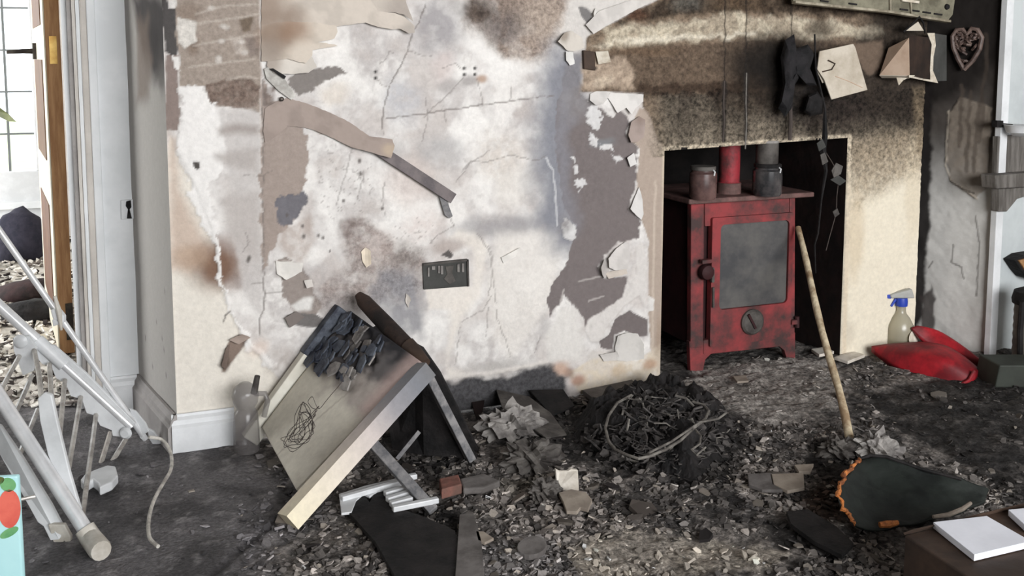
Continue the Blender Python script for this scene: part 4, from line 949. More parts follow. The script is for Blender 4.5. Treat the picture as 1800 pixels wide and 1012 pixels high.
# charred hanging things below the mantel
t = thing('metal_tray', W(1540, 20, -.07), 'grey-green slotted metal tray hanging under the mantel, slightly tilted', 'tray')
top = [(1385, -60), (1395, 4), (1450, 10), (1540, 18), (1600, 29), (1666, 37), (1675, 26), (1688, -60)]
MB().prism([W(x, y, -.07) for x, y in top], (0, .012, 0)).build('panel', 'tray_metal', t, bevel=.002)
for a, b in (((1395, 4), (1460, 11)), ((1460, 11), (1560, 21)), ((1560, 21), (1668, 38))):
    MB().bar(W(*a, -.076), W(*b, -.076), .008, .020, (0, -1, .1)).build('lip', 'tray_lip', t, bevel=.001)
for x, y in ((1450, 7), (1500, 12), (1590, 22), (1610, 24), (1630, 27), (1650, 30)):
    MB().bar(W(x-8, y-6, -.072), W(x+6, y-4, -.072), .005, .004, (0, -1, 0)).build('slot', 'charcoal', t)
MB().bar(W(1585, 0, -.076), W(1615, 4, -.076), .008, .006, (0, -1, 0)).build('handle_bar', 'torn_white', t)
MB().bar(W(1564, -20, -.074), W(1565, 22, -.074), .005, .006, (0, -1, 0)).build('rib', 'tray_lip', t)
MB().bar(W(1600, 2, -.074), W(1602, 26, -.074), .004, .006, (0, -1, 0)).build('rib', 'tray_lip', t)
MB().lathe([(.010, 0), (.008, .006)], W(1664, 12, -.07), 12, (0, -1, 0)).build('bolt', 'charcoal', t)

t = thing('cream_card', W(1480, 174, -.06), 'cream square card with a torn corner hanging over the sooty lintel', 'card')
MB().prism([W(1441, 90, -.060), W(1500, 77, -.060), W(1504, 84, -.060), W(1525, 158, -.066), W(1462, 175, -.070), W(1449, 140, -.068), W(1437, 122, -.064)], (0, .005, 0)).build('card', 'card_cream', t, bevel=.001)
MB().prism([W(1434, 120, -.058), W(1440, 118, -.060), W(1452, 144, -.060), W(1446, 146, -.056)], (0, .003, 0)).build('torn_edge', 'torn_white', t)
MB().tube([W(1456, 106, -.067), W(1468, 112, -.067), W(1462, 122, -.068), W(1446, 126, -.068)], .0022, 6).build('crease', 'brown_box', t)
MB().tube([W(1468, 134, -.0665), W(1490, 142, -.0665), W(1516, 154, -.066)], .0016, 6).build('crease', 'card_pink', t)

t = thing('scorched_box', W(1600, 142, -.10), 'open cream box, scorched black inside, hanging beside the lintel end', 'box')
MB().hexa([W(1546, 132, -.03), W(1599, 133, -.11), W(1599, 133, -.105), W(1548, 132, -.025)], [W(1562, 84, -.03), W(1598, 66, -.11), W(1598, 66, -.105), W(1564, 84, -.025)]).build('cream_side', 'card_pink', t)
MB().hexa([W(1546, 133, -.03), W(1599, 134, -.11), W(1599, 138, -.10), W(1550, 137, -.025)], [W(1546, 131, -.03), W(1599, 131, -.11), W(1599, 131, -.10), W(1548, 131, -.025)]).build('bottom_edge', 'card_cream', t)
MB().hexa([W(1599, 133, -.11), W(1641, 141, -.05), W(1641, 141, -.045), W(1599, 133, -.105)], [W(1598, 62, -.11), W(1637, 66, -.05), W(1637, 66, -.045), W(1598, 62, -.105)]).build('charred_side', 'card_char', t)
MB().hexa([W(1640, 143, -.05), W(1664, 142, -.02), W(1664, 142, -.015), W(1640, 143, -.045)], [W(1638, 58, -.05), W(1664, 62, -.02), W(1664, 62, -.015), W(1638, 58, -.045)]).build('grey_side', 'card_grey', t)
MB().prism([W(1630, 58, -.056), W(1643, 58, -.056), W(1645, 80, -.056), W(1641, 100, -.056), W(1640, 124, -.056), W(1649, 146, -.056), W(1622, 141, -.062), W(1598, 136, -.112), W(1598, 132, -.112), W(1634, 133, -.058), W(1636, 100, -.056), W(1638, 78, -.056)], (0, .002, 0)).build('torn_edge', 'torn_white', t)
MB().prism([W(1576, 136, -.085), W(1596, 137, -.105), W(1588, 141, -.095), W(1580, 150, -.09)], (0, .002, 0)).build('torn_edge', 'torn_white', t)
MB().prism([W(1592, 54, -.08), W(1614, 38, -.08), W(1624, 54, -.075)], (0, .002, 0)).build('cream_tab', 'card_cream', t)
MB().tube([W(1588, 56, -.09), W(1600, 46, -.09), W(1616, 29, -.085), W(1623, 40, -.08), W(1626, 58, -.06)], .003, 6).build('hanger_wire', 'charcoal', t)

def crumple(name, pp, yd, depth, mat, label, cat, seed, plane=None, group=None):
    """a limp crumpled piece with thickness: outline, bulged and creased front, flat back"""
    pl = plane or (lambda x, y, o: W(x, y, -o))
    q = np.array(pp, float); c = q.mean(0); n = len(q); rings = 5; vs = []; fs = []
    for side in (1, -1):
        for r in range(rings+1):
            k = r/rings
            for i in range(n):
                pt = c+(q[i]-c)*k
                b = math.sqrt(max(0, 1-k*k))*depth*(1 if side > 0 else .35)
                b *= .5+1.0*fbm(np.array([pt[0]*.09+seed]), np.array([pt[1]*.07]), seed, 3)[0]
                vs.append(pl(pt[0], pt[1], yd+side*b))
    m = MB(); ns = (rings+1)*n
    for s_ in (0, 1):
        for r in range(rings):
            for i in range(n):
                a = s_*ns+r*n+i; b = s_*ns+r*n+(i+1) % n
                f = (a, b, b+n, a+n); fs.append(f if s_ else f[::-1])
    for i in range(n): fs.append((rings*n+i, rings*n+(i+1) % n, ns+rings*n+(i+1) % n, ns+rings*n+i))
    m.add(vs, fs)
    return one(name, m, mat, label, cat, group, smooth=True)
crumple('charred_cloth', [(1372, 100), (1380, 70), (1396, 60), (1400, 85), (1420, 78), (1432, 95), (1424, 120), (1436, 150), (1420, 150), (1410, 130), (1396, 150), (1392, 190), (1380, 205), (1368, 190), (1376, 150)], .05, .035, 'black_cloth', 'black charred cloth dangling from the mantel above the stove', 'cloth', 3)
crumple('charred_scrap', [(1412, 196), (1420, 168), (1436, 160), (1450, 172), (1446, 200), (1424, 204)], .045, .02, 'charcoal', 'black charred scrap stuck to the lintel under the cream card', 'scrap', 8)

def strand(name, pp, r, mat, label, y=-.05, flakes=()):
    t = thing(name, W(*pp[-1], y), label, 'wire')
    MB().tube([W(x, yy, y-.004*(i % 2)) for i, (x, yy) in enumerate(pp)], r, 6).build('strand', mat, t, True)
    for k, fl in enumerate(flakes):
        MB().prism([W(x, yy, y-.008-.003*j) for j, (x, yy) in enumerate(fl)], (0, .003, 0)).build('clinging_flake', 'card_grey' if k % 2 else 'sooted_grey', t)
    return t
strand('burnt_wire', [(1432, 60), (1434, 120), (1450, 190), (1450, 240), (1446, 262), (1452, 300), (1444, 350), (1438, 410), (1432, 430), (1434, 480)], [.003, .003, .004, .010, .012, .006, .003, .003, .003, .002], 'charcoal', 'long burnt wire with clinging flakes hanging into the fireplace opening', -.055,
       [[(1462, 300), (1470, 286), (1482, 292), (1478, 306), (1466, 312)], [(1460, 316), (1474, 308), (1488, 318), (1476, 326)], [(1464, 372), (1472, 366), (1476, 376), (1468, 382)], [(1436, 252), (1446, 244), (1452, 258), (1440, 266)], [(1442, 272), (1450, 268), (1456, 284), (1446, 290)]])
wt = [o for o in bpy.data.objects if o.name == 'burnt_wire'][0]
MB().tube([W(1448, 262, -.057), W(1462, 284, -.062), W(1472, 302, -.062), W(1474, 318, -.062), W(1471, 345, -.060), W(1470, 374, -.060), W(1460, 410, -.058), W(1452, 440, -.056)], .0014, 5).build('strand', 'thin_wire', wt, True)
for x, y1, lb in ((1272, 250, 'thin sooty wire hanging down the roughcast above the flue'), (1311, 262, 'pale thin wire hanging down the roughcast between two dark ones'), (1389, 246, 'thick dark wire hanging down the lintel above the second jar')):
    strand('hanging_wire', [(x+1, {1272: 142, 1311: 128, 1389: 172}[x]), (x, 180), (x+1, 215), (x-1, y1)], .0025 if x < 1380 else .006, 'ash_wire' if x == 1311 else 'thin_wire', lb, -.030)

# woven heart on the sooty alcove wall
dRA = (RB-RA)/np.linalg.norm(RB-RA); nRA = np.array([dRA[1], -dRA[0]])
def onA(px, py, off=0.0): return PL(px, py, (*(RA+nRA*off), 0), (*nRA, 0))
t = thing('wicker_heart', onA(1694, 124, .02), 'dark woven wicker heart hanging on the soot-black alcove wall', 'ornament')
hp = [(1694, 122), (1684, 104), (1676, 84), (1674, 64), (1682, 52), (1692, 52), (1700, 60), (1708, 50), (1718, 52), (1726, 66), (1722, 86), (1710, 106)]
MB().tube([onA(x, y, .02) for x, y in hp+hp[:1]], .008, 8).build('rim', 'wicker_dark', t, True)
rs = random.Random(4); wv = MB()
for k in range(46):
    x = rs.uniform(1678, 1720); y = rs.uniform(56, 110)
    if abs(x-1699) > 24*(1-(max(y-66, 0))/60): continue
    a = rs.uniform(-.9, .9); l = rs.uniform(5, 10)
    wv.tube([onA(x-l*math.cos(a), y-l*math.sin(a), .014), onA(x, y, .024), onA(x+l*math.cos(a), y+l*math.sin(a), .014)], .0045, 6)
tag(wv.build('woven_twigs', 'wicker_dark', t, True), kind='stuff')

# ------------------------------------------------------------------ stove and what stands on it
YS = .055
def S(px, py, o=0.0): return W(px, py, YS-o)
st = thing('wood_stove', (1.75, .22, .006), 'red cast-iron wood stove with sooty glass door in the fireplace', 'stove')
xl, xr_ = S(1215, 500)[0], S(1398, 480)[0]; zb_ = .10; ztop = S(1215, 358)[2]
MB().box((xl+.004, YS+.02, .09), (xr_-.004, YS+.31, ztop)).build('body', 'stove_iron', st, bevel=.004)
MB().prism([S(1214, 656), S(1212, 600), S(1398, 584), S(1398, 633), S(1384, 634), S(1379, 616), S(1370, 609), S(1250, 622), S(1240, 632), S(1235, 656)], (0, .02, 0)).build('apron', 'stove_red', st, bevel=.002)
for x0, x1 in ((xl, xl+.03), (xr_-.03, xr_)): MB().box((x0, YS+.26, .004), (x1, YS+.29, .10)).build('leg', 'stove_iron', st)
MB().prism([S(1214, 612, .0015), S(1215, 352, .0015), S(1238, 350, .0015), S(1236, 610, .0015)], (0, .024, 0)).build('front_post', 'stove_red', st, bevel=.002)
MB().prism([S(1387, 598, .0015), S(1389, 345, .0015), S(1398, 344, .0015), S(1397, 597, .0015)], (0, .024, 0)).build('front_post', 'stove_red', st, bevel=.002)
MB().prism([S(1239, 353), S(1388, 346), S(1388, 386), S(1239, 398)], (0, .024, 0)).build('top_rail', 'stove_red', st, bevel=.002)
MB().prism([S(1237, 598, .002), S(1388, 580, .002), S(1388, 602, .002), S(1237, 622, .002)], (0, .018, 0)).build('bottom_rail', 'stove_red', st)
plate = [S(1214, 356, .02), S(1420, 346, .02)]; zp = ztop+.002
tp = MB().box((xl-.03, YS-.028, zp), (xr_+.045, YS+.33, zp+.016)).build('top_plate', 'stove_top_rust', st, bevel=.004)
# door: frame with rounded window, glass, air wheel, handle, hinge
def rrect(x0, x1, z0, z1, r, n=5):
    o = []
    for cx_, cz_, a0 in ((x1-r, z1-r, 0), (x0+r, z1-r, 90), (x0+r, z0+r, 180), (x1-r, z0+r, 270)):
        for k in range(n+1):
            a = math.radians(a0+90*k/n); o.append((cx_+r*math.cos(a), cz_+r*math.sin(a)))
    return o
dx0, dx1 = S(1247, 480)[0], S(1389, 470)[0]; dz0, dz1 = S(1310, 600)[2], S(1310, 378)[2]
gx0, gx1 = S(1262, 470)[0], S(1382, 460)[0]; gz0, gz1 = S(1320, 537)[2], S(1320, 390)[2]
oc = rrect(dx0, dx1, dz0, dz1, .006); ic = rrect(gx0, gx1, gz0, gz1, .016); n = len(oc)
yf, yb = YS-.012, YS+.012; m = MB()
vs = [(x, yf, z) for x, z in oc]+[(x, yf, z) for x, z in ic]+[(x, yb, z) for x, z in oc]+[(x, yb, z) for x, z in ic]
fs = []
for i in range(n):
    j = (i+1) % n
    fs += [(i, j, n+j, n+i), (2*n+j, 2*n+i, 3*n+i, 3*n+j), (j, i, 2*n+i, 2*n+j), (n+i, n+j, 3*n+j, 3*n+i)]
dr = m.add(vs, fs).build('door', 'stove_red', st)
gl = MB().prism([(x, YS-.004, z) for x, z in rrect(gx0+.001, gx1-.001, gz0+.001, gz1-.001, .014)], (0, .006, 0)).build('door_glass', 'stove_glass', dr)
wc = S(1321, 565, .012); MB().lathe([(.042, 0), (.042, .008), (.036, .014), (.010, .016)], wc, 28, (0, -1, 0)).build('air_wheel', 'sooted_grey', dr, True)
MB().bar(S(1316, 553, .030), S(1328, 577, .030), .008, .006, (0, -1, 0)).build('wheel_slot', 'stove_iron', dr)
MB().lathe([(.004, 0), (.022, .004), (.026, .018), (.022, .030), (.008, .036)], S(1236, 476, .0), 18, (0, -1, 0)).build('handle_knob', 'stove_iron', dr, True)
MB().bar(S(1232, 460, .02), S(1250, 458, .02), .012, .02, (0, -1, 0)).build('handle_bracket', 'stove_red', dr, bevel=.002)
MB().bar(S(1252, 470, .016), S(1252, 496, .016), .010, .014, (0, -1, 0)).build('latch', 'sooted_grey', dr, bevel=.002)
MB().tube([S(1254, 505, .018), S(1254, 540, .018)], .004, 8).build('latch_pin', 'sooted_grey', dr)
MB().tube([S(1401, 575, .012), S(1401, 556, .012)], .008, 10).build('hinge', 'stove_iron', dr)
MB().bar(S(1390, 566, .012), S(1402, 565, .012), .014, .014, (0, -1, 0)).build('hinge_arm', 'stove_red', dr)
zpt = zp+.016
fb = F(1281, 339, zpt)
MB().lathe([(.036, .0), (.036, .036), (.034, .038), (.034, .30)], fb, 24).build('flue_pipe', 'flue_red', st, True)
MB().lathe([(.039, .0), (.039, .034), (.034, .036)], fb, 24).build('flue_collar', 'stove_top_rust', st, True)
def jar(c, r, h, mat, lid, label):
    t = thing('glass_jar', c, label, 'jar')
    MB().lathe([(r*.9, 0), (r, .008), (r*1.02, h*.5), (r, h*.78), (r*.86, h*.84), (r*.86, h*.88)], c, 28).build('body', mat, t, True)
    MB().lathe([(r*.90, h*.88), (r*.94, h*.89), (r*.94, h*.98), (r*.90, h), (r*.2, h)], c, 28).build('lid', lid, t, True)
    d = np.array([.35, -.93, 0])
    MB().tube([np.array(c)+d*r*.9+[0, 0, h*.90], np.array(c)+d*r*1.06+[0, 0, h*.86], np.array(c)+d*r*1.0+[0, 0, h*.74]], .0028, 6).build('clip', 'chrome', t, True)
    return t
ja = F(1235, 349, zpt); jar(ja, .042, .102, 'smoked_glass_clay', 'sooted_grey', 'smoke-blackened glass jar with a flat lid on the stove, beside the red flue')
jb = F(1348, 343, zpt); jar(jb, .046, .102, 'smoked_glass', 'charcoal', 'dark glass clip jar on the stove under a grey tin')
t = thing('grey_tin', jb+np.array([0, 0, .102]), 'sooty grey tin balanced on the dark clip jar', 'tin')
MB().lathe([(.034, 0), (.035, .004), (.035, .07), (.033, .072)], jb+np.array([0, .004, .102]), 24).build('body', 'sooted_grey', t, True)
MB().lathe([(.0365, .066), (.0365, .073), (.030, .074)], jb+np.array([0, .004, .102]), 24).build('rim', 'blister', t, True)

# peeled stick leaning on the stove
a = F(1493, 768, .012); b = S(1402, 402, .03)
pts = [a+(b-a)*k+np.array([.004*math.sin(k*9), .0, .003*math.sin(k*14)]) for k in np.linspace(0, 1, 12)]
one('wooden_stick', MB().tube(pts, [.0115-.002*k/11+.0008*math.sin(k*2.3) for k in range(12)], 10), 'stick_wood', 'long pale stripped stick leaning against the stove corner', 'stick', smooth=True, base=a)

# spray bottle
c = F(1581, 617, .006); t = thing('spray_bottle', c, 'clear spray bottle with blue trigger against the cream pier', 'bottle')
MB().lathe([(.040, 0), (.044, .006), (.044, .075), (.042, .092), (.030, .116), (.018, .132), (.015, .142), (.015, .165)], c, 24).build('body', 'bottle_plastic', t, True)
d = np.array([.30, -.95, 0])
MB().lathe([(.026, 0), (.027, .001), (.0, .0012)], c+np.array([.014, -.046, .055]), 20, (.25, -.95, .1)).build('label', 'bottle_label', t)
MB().lathe([(.020, .158), (.021, .172), (.019, .186)], c, 20).build('collar', 'blue_plastic', t, True)
hd = c+np.array([0, 0, .186]); L_ = -_r
MB().hexa([hd+L_*.040+_fh*-.014, hd-L_*.040+_fh*-.014, hd-L_*.040+_fh*.014, hd+L_*.040+_fh*.014], [hd+L_*.044-_fh*.012+_z*.012, hd-L_*.030-_fh*.012+_z*.032, hd-L_*.030+_fh*.012+_z*.032, hd+L_*.044+_fh*.012+_z*.012]).build('head', 'grey_plastic', t, bevel=.004)
MB().bar(hd+L_*.020+_z*-.004, hd+L_*.036+_z*-.030, .012, .008).build('trigger', 'blue_plastic', t, bevel=.002)
MB().bar(hd+L_*.038+_z*.004, hd+L_*.058+_z*.006, .018, .014).build('nozzle', 'blue_plastic', t, bevel=.002)

# red plastic dustpan fallen on its brush
def shell(name, rows, mat, parent=None, thick=(0, 0, -.004), seed=0, amp=0.0):
    R = np.array([[np.array(p, float) for p in r] for r in rows]); nu, nv = R.shape[:2]
    # refine twice along both directions
    def refine(A):
        for ax in (0, 1):
            k = A.shape[ax]; xs = np.linspace(0, k-1, (k-1)*4+1); out = []
            for x in xs:
                i = int(min(math.floor(x), k-2)); f = x-i
                g = lambda j: np.take(A, min(max(j, 0), k-1), axis=ax)
                p0, p1, p2, p3 = g(i-1), g(i), g(i+1), g(i+2)
                out.append(.5*(2*p1+(p2-p0)*f+(2*p0-5*p1+4*p2-p3)*f*f+(3*p1-p0-3*p2+p3)*f**3))
            A = np.stack(out, ax)
        return A
    A = refine(R); a, b = A.shape[:2]; V3 = A.reshape(-1, 3)
    if amp: V3 = V3+np.stack([np.zeros(len(V3))]*2+[(fbm(V3[:, 0]*30, V3[:, 1]*30, seed)-.5)*amp], 1)
    return gridmesh(name, V3, a, b, mat, parent, None, True, None, thick)
def Fz(x, y, z): return F(x, y, z)
t = thing('red_dustpan', F(1640, 660), 'shiny red plastic dustpan and hood lying by the alcove wall', 'dustpan')
shell('pan', [[P(1532, 608, 3.22), P(1570, 636, 3.14), P(1640, 668, 3.05), P(1690, 682, 3.0)], [P(1570, 603, 3.20), P(1610, 614, 3.12), P(1660, 632, 3.04), P(1712, 662, 3.0)], [P(1620, 600, 3.22), P(1660, 606, 3.16), P(1690, 622, 3.10), P(1722, 648, 3.04)]], 'red_plastic', t, (0, 0, -.02))
shell('hood', [[P(1602, 576, 3.25), P(1625, 600, 3.24), P(1665, 622, 3.20), P(1722, 650, 3.12)], [P(1614, 572, 3.26), P(1645, 580, 3.26), P(1682, 602, 3.20), P(1728, 636, 3.12)], [P(1634, 577, 3.28), P(1660, 590, 3.30), P(1695, 612, 3.30), P(1734, 640, 3.16)]], 'red_plastic', t, (.004, .008, -.008))
MB().tube([P(1690, 676, 2.995), P(1704, 668, 2.99), P(1713, 652, 3.0)], .006, 8).build('lip_edge', 'red_plastic', t, True)

# ------------------------------------------------------------------ overturned, half-burnt table
t = thing('overturned_table', F(560, 850), 'overturned white wooden table, charred at its upper end, leaning on the plaster wall', 'table')
LF, LT = P(438, 773, 2.47), P(594, 556, 2.60)
RF, RT = F(506, 916, .02), P(748, 648, 2.30)
nrm = np.cross(LT-LF, RF-LF); nrm /= np.linalg.norm(nrm)
if nrm[2] < 0: nrm = -nrm
MB().bar(LF, LT, .034, .044, nrm).build('rail', 'table_white', t, bevel=.003)
QL = LF+(LT-LF)*.66; MB().bar(QL+nrm*.001, LT+(LT-LF)*.06, .037, .048, nrm).build('charred_end', 'blue_char', t, bevel=.004)
# near rail with heat-stained end
def painted_bar(name, p0, p1, w, th, up, colf, parent, n=60):
    p0 = np.array(p0); p1 = np.array(p1); d = p1-p0; d /= np.linalg.norm(d)
    sd = np.cross(d, up); sd /= np.linalg.norm(sd); nn = np.cross(sd, d)
    ring = [(-1, -1), (-.2, -1), (.4, -1), (1, -1), (1, 0), (1, 1), (.3, 1), (-.4, 1), (-1, 1), (-1, 0)]; k = len(ring)
    vs = []; cs = []
    for i in range(n):
        f = i/(n-1); c = p0+(p1-p0)*f
        for a, b in ring:
            vs.append(c+sd*a*w/2+nn*b*th/2-origin(parent)); cs.append(colf(f, a, b))
    fs = [(i*k+j, i*k+(j+1) % k, (i+1)*k+(j+1) % k, (i+1)*k+j) for i in range(n-1) for j in range(k)]+[tuple(range(k-1, -1, -1)), tuple(range((n-1)*k, n*k))]
    me = bpy.data.meshes.new(name); me.from_pydata([tuple(v) for v in vs], [], fs); me.update(); setcol(me, np.array(cs))
    return link(name, me, 'scorched_board', parent)
def ramp(f, st):
    for (a, ca), (b, cb) in zip(st, st[1:]):
        if f <= b: k = (f-a)/(b-a); return lin(ca)*(1-k)+lin(cb)*k
    return lin(st[-1][1])
painted_bar('rail', RF, RT, .050, .040, nrm, lambda f, a, b: ramp(f+.05*(fbm(np.array([f*9]), np.array([a*2.+b]), 3)[0]-.5), [(0, (226, 216, 190)), (.3, (214, 204, 190)), (.55, (190, 180, 176)), (.72, (140, 138, 142)), (.88, (118, 120, 126)), (1, (112, 112, 114))]), t)
# panel between the rails
q = [P(460, 751, 2.455), P(521, 861, 2.16), P(738, 634, 2.31), P(616, 546, 2.60)]
nu, nv = 70, 110; Q, s, tt = bil(q, nu, nv)
pc = np.tile(lin((206, 201, 188)), (len(s), 1)); nz = fbm(s*7, tt*9, 5)
def pmix(al, c):
    global pc
    pc = pc*(1-al[:, None])+lin(c)*al[:, None]
pmix(sstep(nz, .5, .7)*.35, (188, 182, 170)); pmix(sstep(tt+.25*(nz-.5), .42, .60)*.8, (150, 140, 136)); pmix(sstep(tt+.3*(nz-.5)-.25*np.abs(s-.3), .52, .66), (92, 88, 88))
pmix(sstep(tt+.3*(nz-.5)-.1*s, .80, .90), (40, 40, 44)); pmix((1-sstep(np.abs(s-.62-.3*(tt-.5)), .004, .012))*(tt < .62)*.6, (150, 142, 132))
pmix((sstep(s, .80, .95)*sstep(tt, .5, .6))*.7, (196, 172, 166))
bl = sstep(tt+.3*(nz-.5), .52, .7)*sstep(s, .95, .55)
off = bl*(fbm(s*9, tt*12, 8)-.35)*.030
gridmesh('panel', Q+nrm*(off[:, None]), nu, nv, 'scorched_board', t, pc, True, None, -nrm*.010)
# blistered crust on the burnt end
rs = np.random.RandomState(5); cr = MB(); cr2 = MB()
for k in range(60):
    a = rs.uniform(.02, .62); b = rs.uniform(.60, .97)
    if rs.rand() < .25: b = rs.uniform(.55, .7)
    c = q[0]*(1-a)*(1-b)+q[1]*a*(1-b)+q[2]*a*b+q[3]*(1-a)*b+nrm*rs.uniform(.006, .016)
    e1 = (q[1]-q[0])/np.linalg.norm(q[1]-q[0]); e2 = (q[3]-q[0])/np.linalg.norm(q[3]-q[0]); r = rs.uniform(.010, .030); ph = rs.rand()*6; m_ = rs.randint(5, 8)
    tilt = rs.uniform(-.22, .22, 2)
    (cr if a < .3 or rs.rand() < .4 else cr2).prism([c+r*rs.uniform(.6, 1.1)*(math.cos(ph+i*6.283/m_)*(e1+nrm*tilt[0])+math.sin(ph+i*6.283/m_)*(e2+nrm*tilt[1])) for i in range(m_)], nrm*.004)
tag(cr.build('charred_crust', 'blue_char', t), kind='stuff'); tag(cr2.build('blistered_crust', 'blister', t), kind='stuff')
# charred crosspiece along the ridge, legs and the burnt board hanging from it
MB().tube([P(629, 517, 2.58), P(640, 530, 2.57), P(680, 572, 2.48), P(722, 614, 2.40)], [.010, .020, .022, .020], 12).build('crosspiece', 'char_log', t, True)
MB().tube([P(716, 606, 2.405), P(732, 622, 2.385), P(746, 640, 2.36)], [.021, .019, .017], 12).build('crosspiece_end', 'brown_box', t, True)
fo = F(836, 806, .005); fo2 = F(700, 812, .005)
MB().prism([P(x, y, 2.43+(y-600)/208*.035) for x, y in ((716, 597), (744, 612), (774, 655), (846, 800), (840, 808), (826, 808), (760, 668), (738, 634))], _fh*.014).build('leg', 'charcoal', t, bevel=.002)
MB().bar(P(750, 656, 2.34), F(828, 808, .006), .020, .026, (0, -1, .3)).build('leg', 'ash_grey_wood', t, bevel=.002)
MB().prism([P(655, 575, 2.60), P(742, 650, 2.42), fo, F(745, 800, .004), F(690, 790, .004)], (.010, .012, 0)).build('burnt_top', 'charcoal', t)
MB().bar(P(652, 776, 2.20), F(762, 898, .010), .024, .020, (0, -1, .5)).build('leg', 'ash_grey_wood', t, bevel=.002)
MB().bar(P(737, 758, 2.40), F(698, 806, .010), .010, .008, (0, -1, .5)).build('splinter', 'ash_grey_wood', t)
# tangle of fine wire lying on the panel
rs = random.Random(9); pts = []
def onp(x, y, o=.004): return PL(x, y, q[0]+nrm*o, nrm)
base = [(560, 715), (545, 735), (532, 752), (522, 772), (530, 778), (545, 765), (552, 745), (540, 722), (530, 712), (525, 735), (515, 755), (502, 770), (500, 782), (520, 786), (540, 770), (550, 750), (545, 730), (530, 725), (535, 755), (528, 775), (510, 772), (520, 755), (540, 740), (555, 728), (548, 716), (542, 705), (550, 698), (555, 712), (562, 716), (575, 706), (582, 694), (600, 672), (608, 655)]
base = [(x+rs.uniform(-9, 9), y+rs.uniform(-9, 9)) for x, y in base[1:24]][::-1]+base[:24]+[(x+rs.uniform(-7, 7), y+rs.uniform(-7, 7)) for x, y in base[2:24]]+base[24:]
for i, (x, y) in enumerate(base): pts.append(onp(x+rs.uniform(-2, 2), y+rs.uniform(-2, 2), .004+.003*(i % 3)))
sm = []
for i in range(len(pts)-1):
    p0, p1, p2, p3 = pts[max(i-1, 0)], pts[i], pts[i+1], pts[min(i+2, len(pts)-1)]
    for f in (0, .25, .5, .75): sm.append(.5*(2*p1+(p2-p0)*f+(2*p0-5*p1+4*p2-p3)*f*f+(3*p1-p0-3*p2+p3)*f**3))
one('wire_tangle', MB().tube(sm, .0008, 4), 'thin_wire', 'fine tangled wire lying on the white panel of the overturned table', 'wire', smooth=True)

# ------------------------------------------------------------------ collapsed clothes airer
ai = thing('clothes_airer', F(170, 960), 'collapsed white and chrome clothes airer propped against the doorway', 'clothes airer')
B0, B1 = F(160, 946, .022), P(-60, 606, 2.06); A0, A1 = P(232, 750, 2.46), P(-70, 474, 2.42)
C0, C1 = P(256, 772, 2.50), P(-20, 378, 2.36)
MB().tube([B0, B1], .0150, 14).build('rail', 'chrome', ai, True)
MB().tube([F(178, 968, .022), F(176, 966, .022), B0, B0+(B1-B0)*.05], [.020, .022, .021, .020], 14).build('end_cap', 'end_cap', ai, True)
MB().tube([A0, A0+(A1-A0)*.52], .0105, 12).build('rail', 'chrome', ai, True)
MB().tube([A0+(A1-A0)*.52, A1], .0135, 12).build('rail', 'chrome', ai, True)
MB().tube([A0+(A1-A0)*.40, A0+(A1-A0)*.56], .0165, 12).build('sleeve', 'white_plastic', ai, True)
MB().tube([C0, C1], .0078, 10).build('rail', 'chrome', ai, True)
# white hinge plates with scalloped lower edge
up_ = [(62, 600), (95, 607), (150, 655), (195, 700), (238, 744)]; lo_ = [(220, 752), (214, 768), (198, 766), (196, 756), (176, 748), (166, 730), (152, 726), (144, 702), (124, 696), (116, 676), (98, 664), (90, 644), (74, 640), (62, 625)]
dA = lambda x: 2.46-(238-x)/300*.04
MB().prism([P(x, y, dA(x)-.004) for x, y in up_+lo_], _fh*.008).build('hinge_plate', 'white_plastic', ai, bevel=.001)
MB().lathe([(.016, -.006), (.018, 0), (.012, .006), (.004, .007)], P(36, 600, 2.40), 16, -_fh).build('pivot', 'white_plastic', ai, True)
MB().prism([P(x, y, 2.405) for x, y in ((22, 594), (50, 590), (64, 612), (58, 652), (40, 660), (24, 616))], _fh*.008).build('hinge_plate', 'white_plastic', ai, bevel=.001)
MB().prism([P(x, y, 1.98+(900-y)/1200*.25) for x, y in ((66, 700), (78, 690), (90, 694), (100, 740), (122, 830), (142, 898), (134, 900), (112, 870), (84, 800), (70, 740))], _fh*.010).build('strut', 'white_plastic', ai, bevel=.002)
MB().prism([P(x, y, d) for x, y, d in ((-30, 740, 2.06), (0, 748, 2.05), (40, 806, 2.03), (90, 888, 2.0), (112, 930, 1.98), (104, 948, 1.965), (88, 950, 1.965), (76, 925, 1.98), (66, 918, 1.985), (0, 798, 2.05), (-30, 748, 2.06))], _fh*.010).build('side_rail', 'white_plastic', ai, bevel=.002)
MB().prism([P(x, y, 1.972) for x, y in ((84, 922), (112, 922), (124, 944), (122, 962), (112, 950), (108, 968), (98, 966), (92, 948))], _fh*.012).build('torn_foot', 'end_cap', ai, bevel=.002)
# rungs
def rung(a, b, da, db, r=.0058, bend=None):
    p = [P(*a, da)]+([P(*bend, (da+db)/2)] if bend else [])+[P(*b, db)]
    MB().tube(p, r, 8).build('rung', 'grey_tube', ai, True)
rung((34, 626), (-30, 742), 2.40, 2.10); rung((56, 660), (20, 742), 2.41, 2.10); rung((60, 614), (73, 700), 2.41, 2.20, bend=(68, 655))
rung((87, 640), (104, 770), 2.42, 2.16, bend=(90, 692)); rung((114, 668), (96, 858), 2.43, 2.06); rung((142, 698), (112, 872), 2.44, 2.05)
rung((169, 728), (144, 912), 2.45, 1.99); rung((194, 760), (172, 832), 2.46, 2.36, .0065); rung((222, 770), (186, 830), 2.47, 2.36, .0065)
rung((66, 720), (34, 800), 2.38, 2.10); rung((122, 806), (118, 846), 2.30, 2.22)
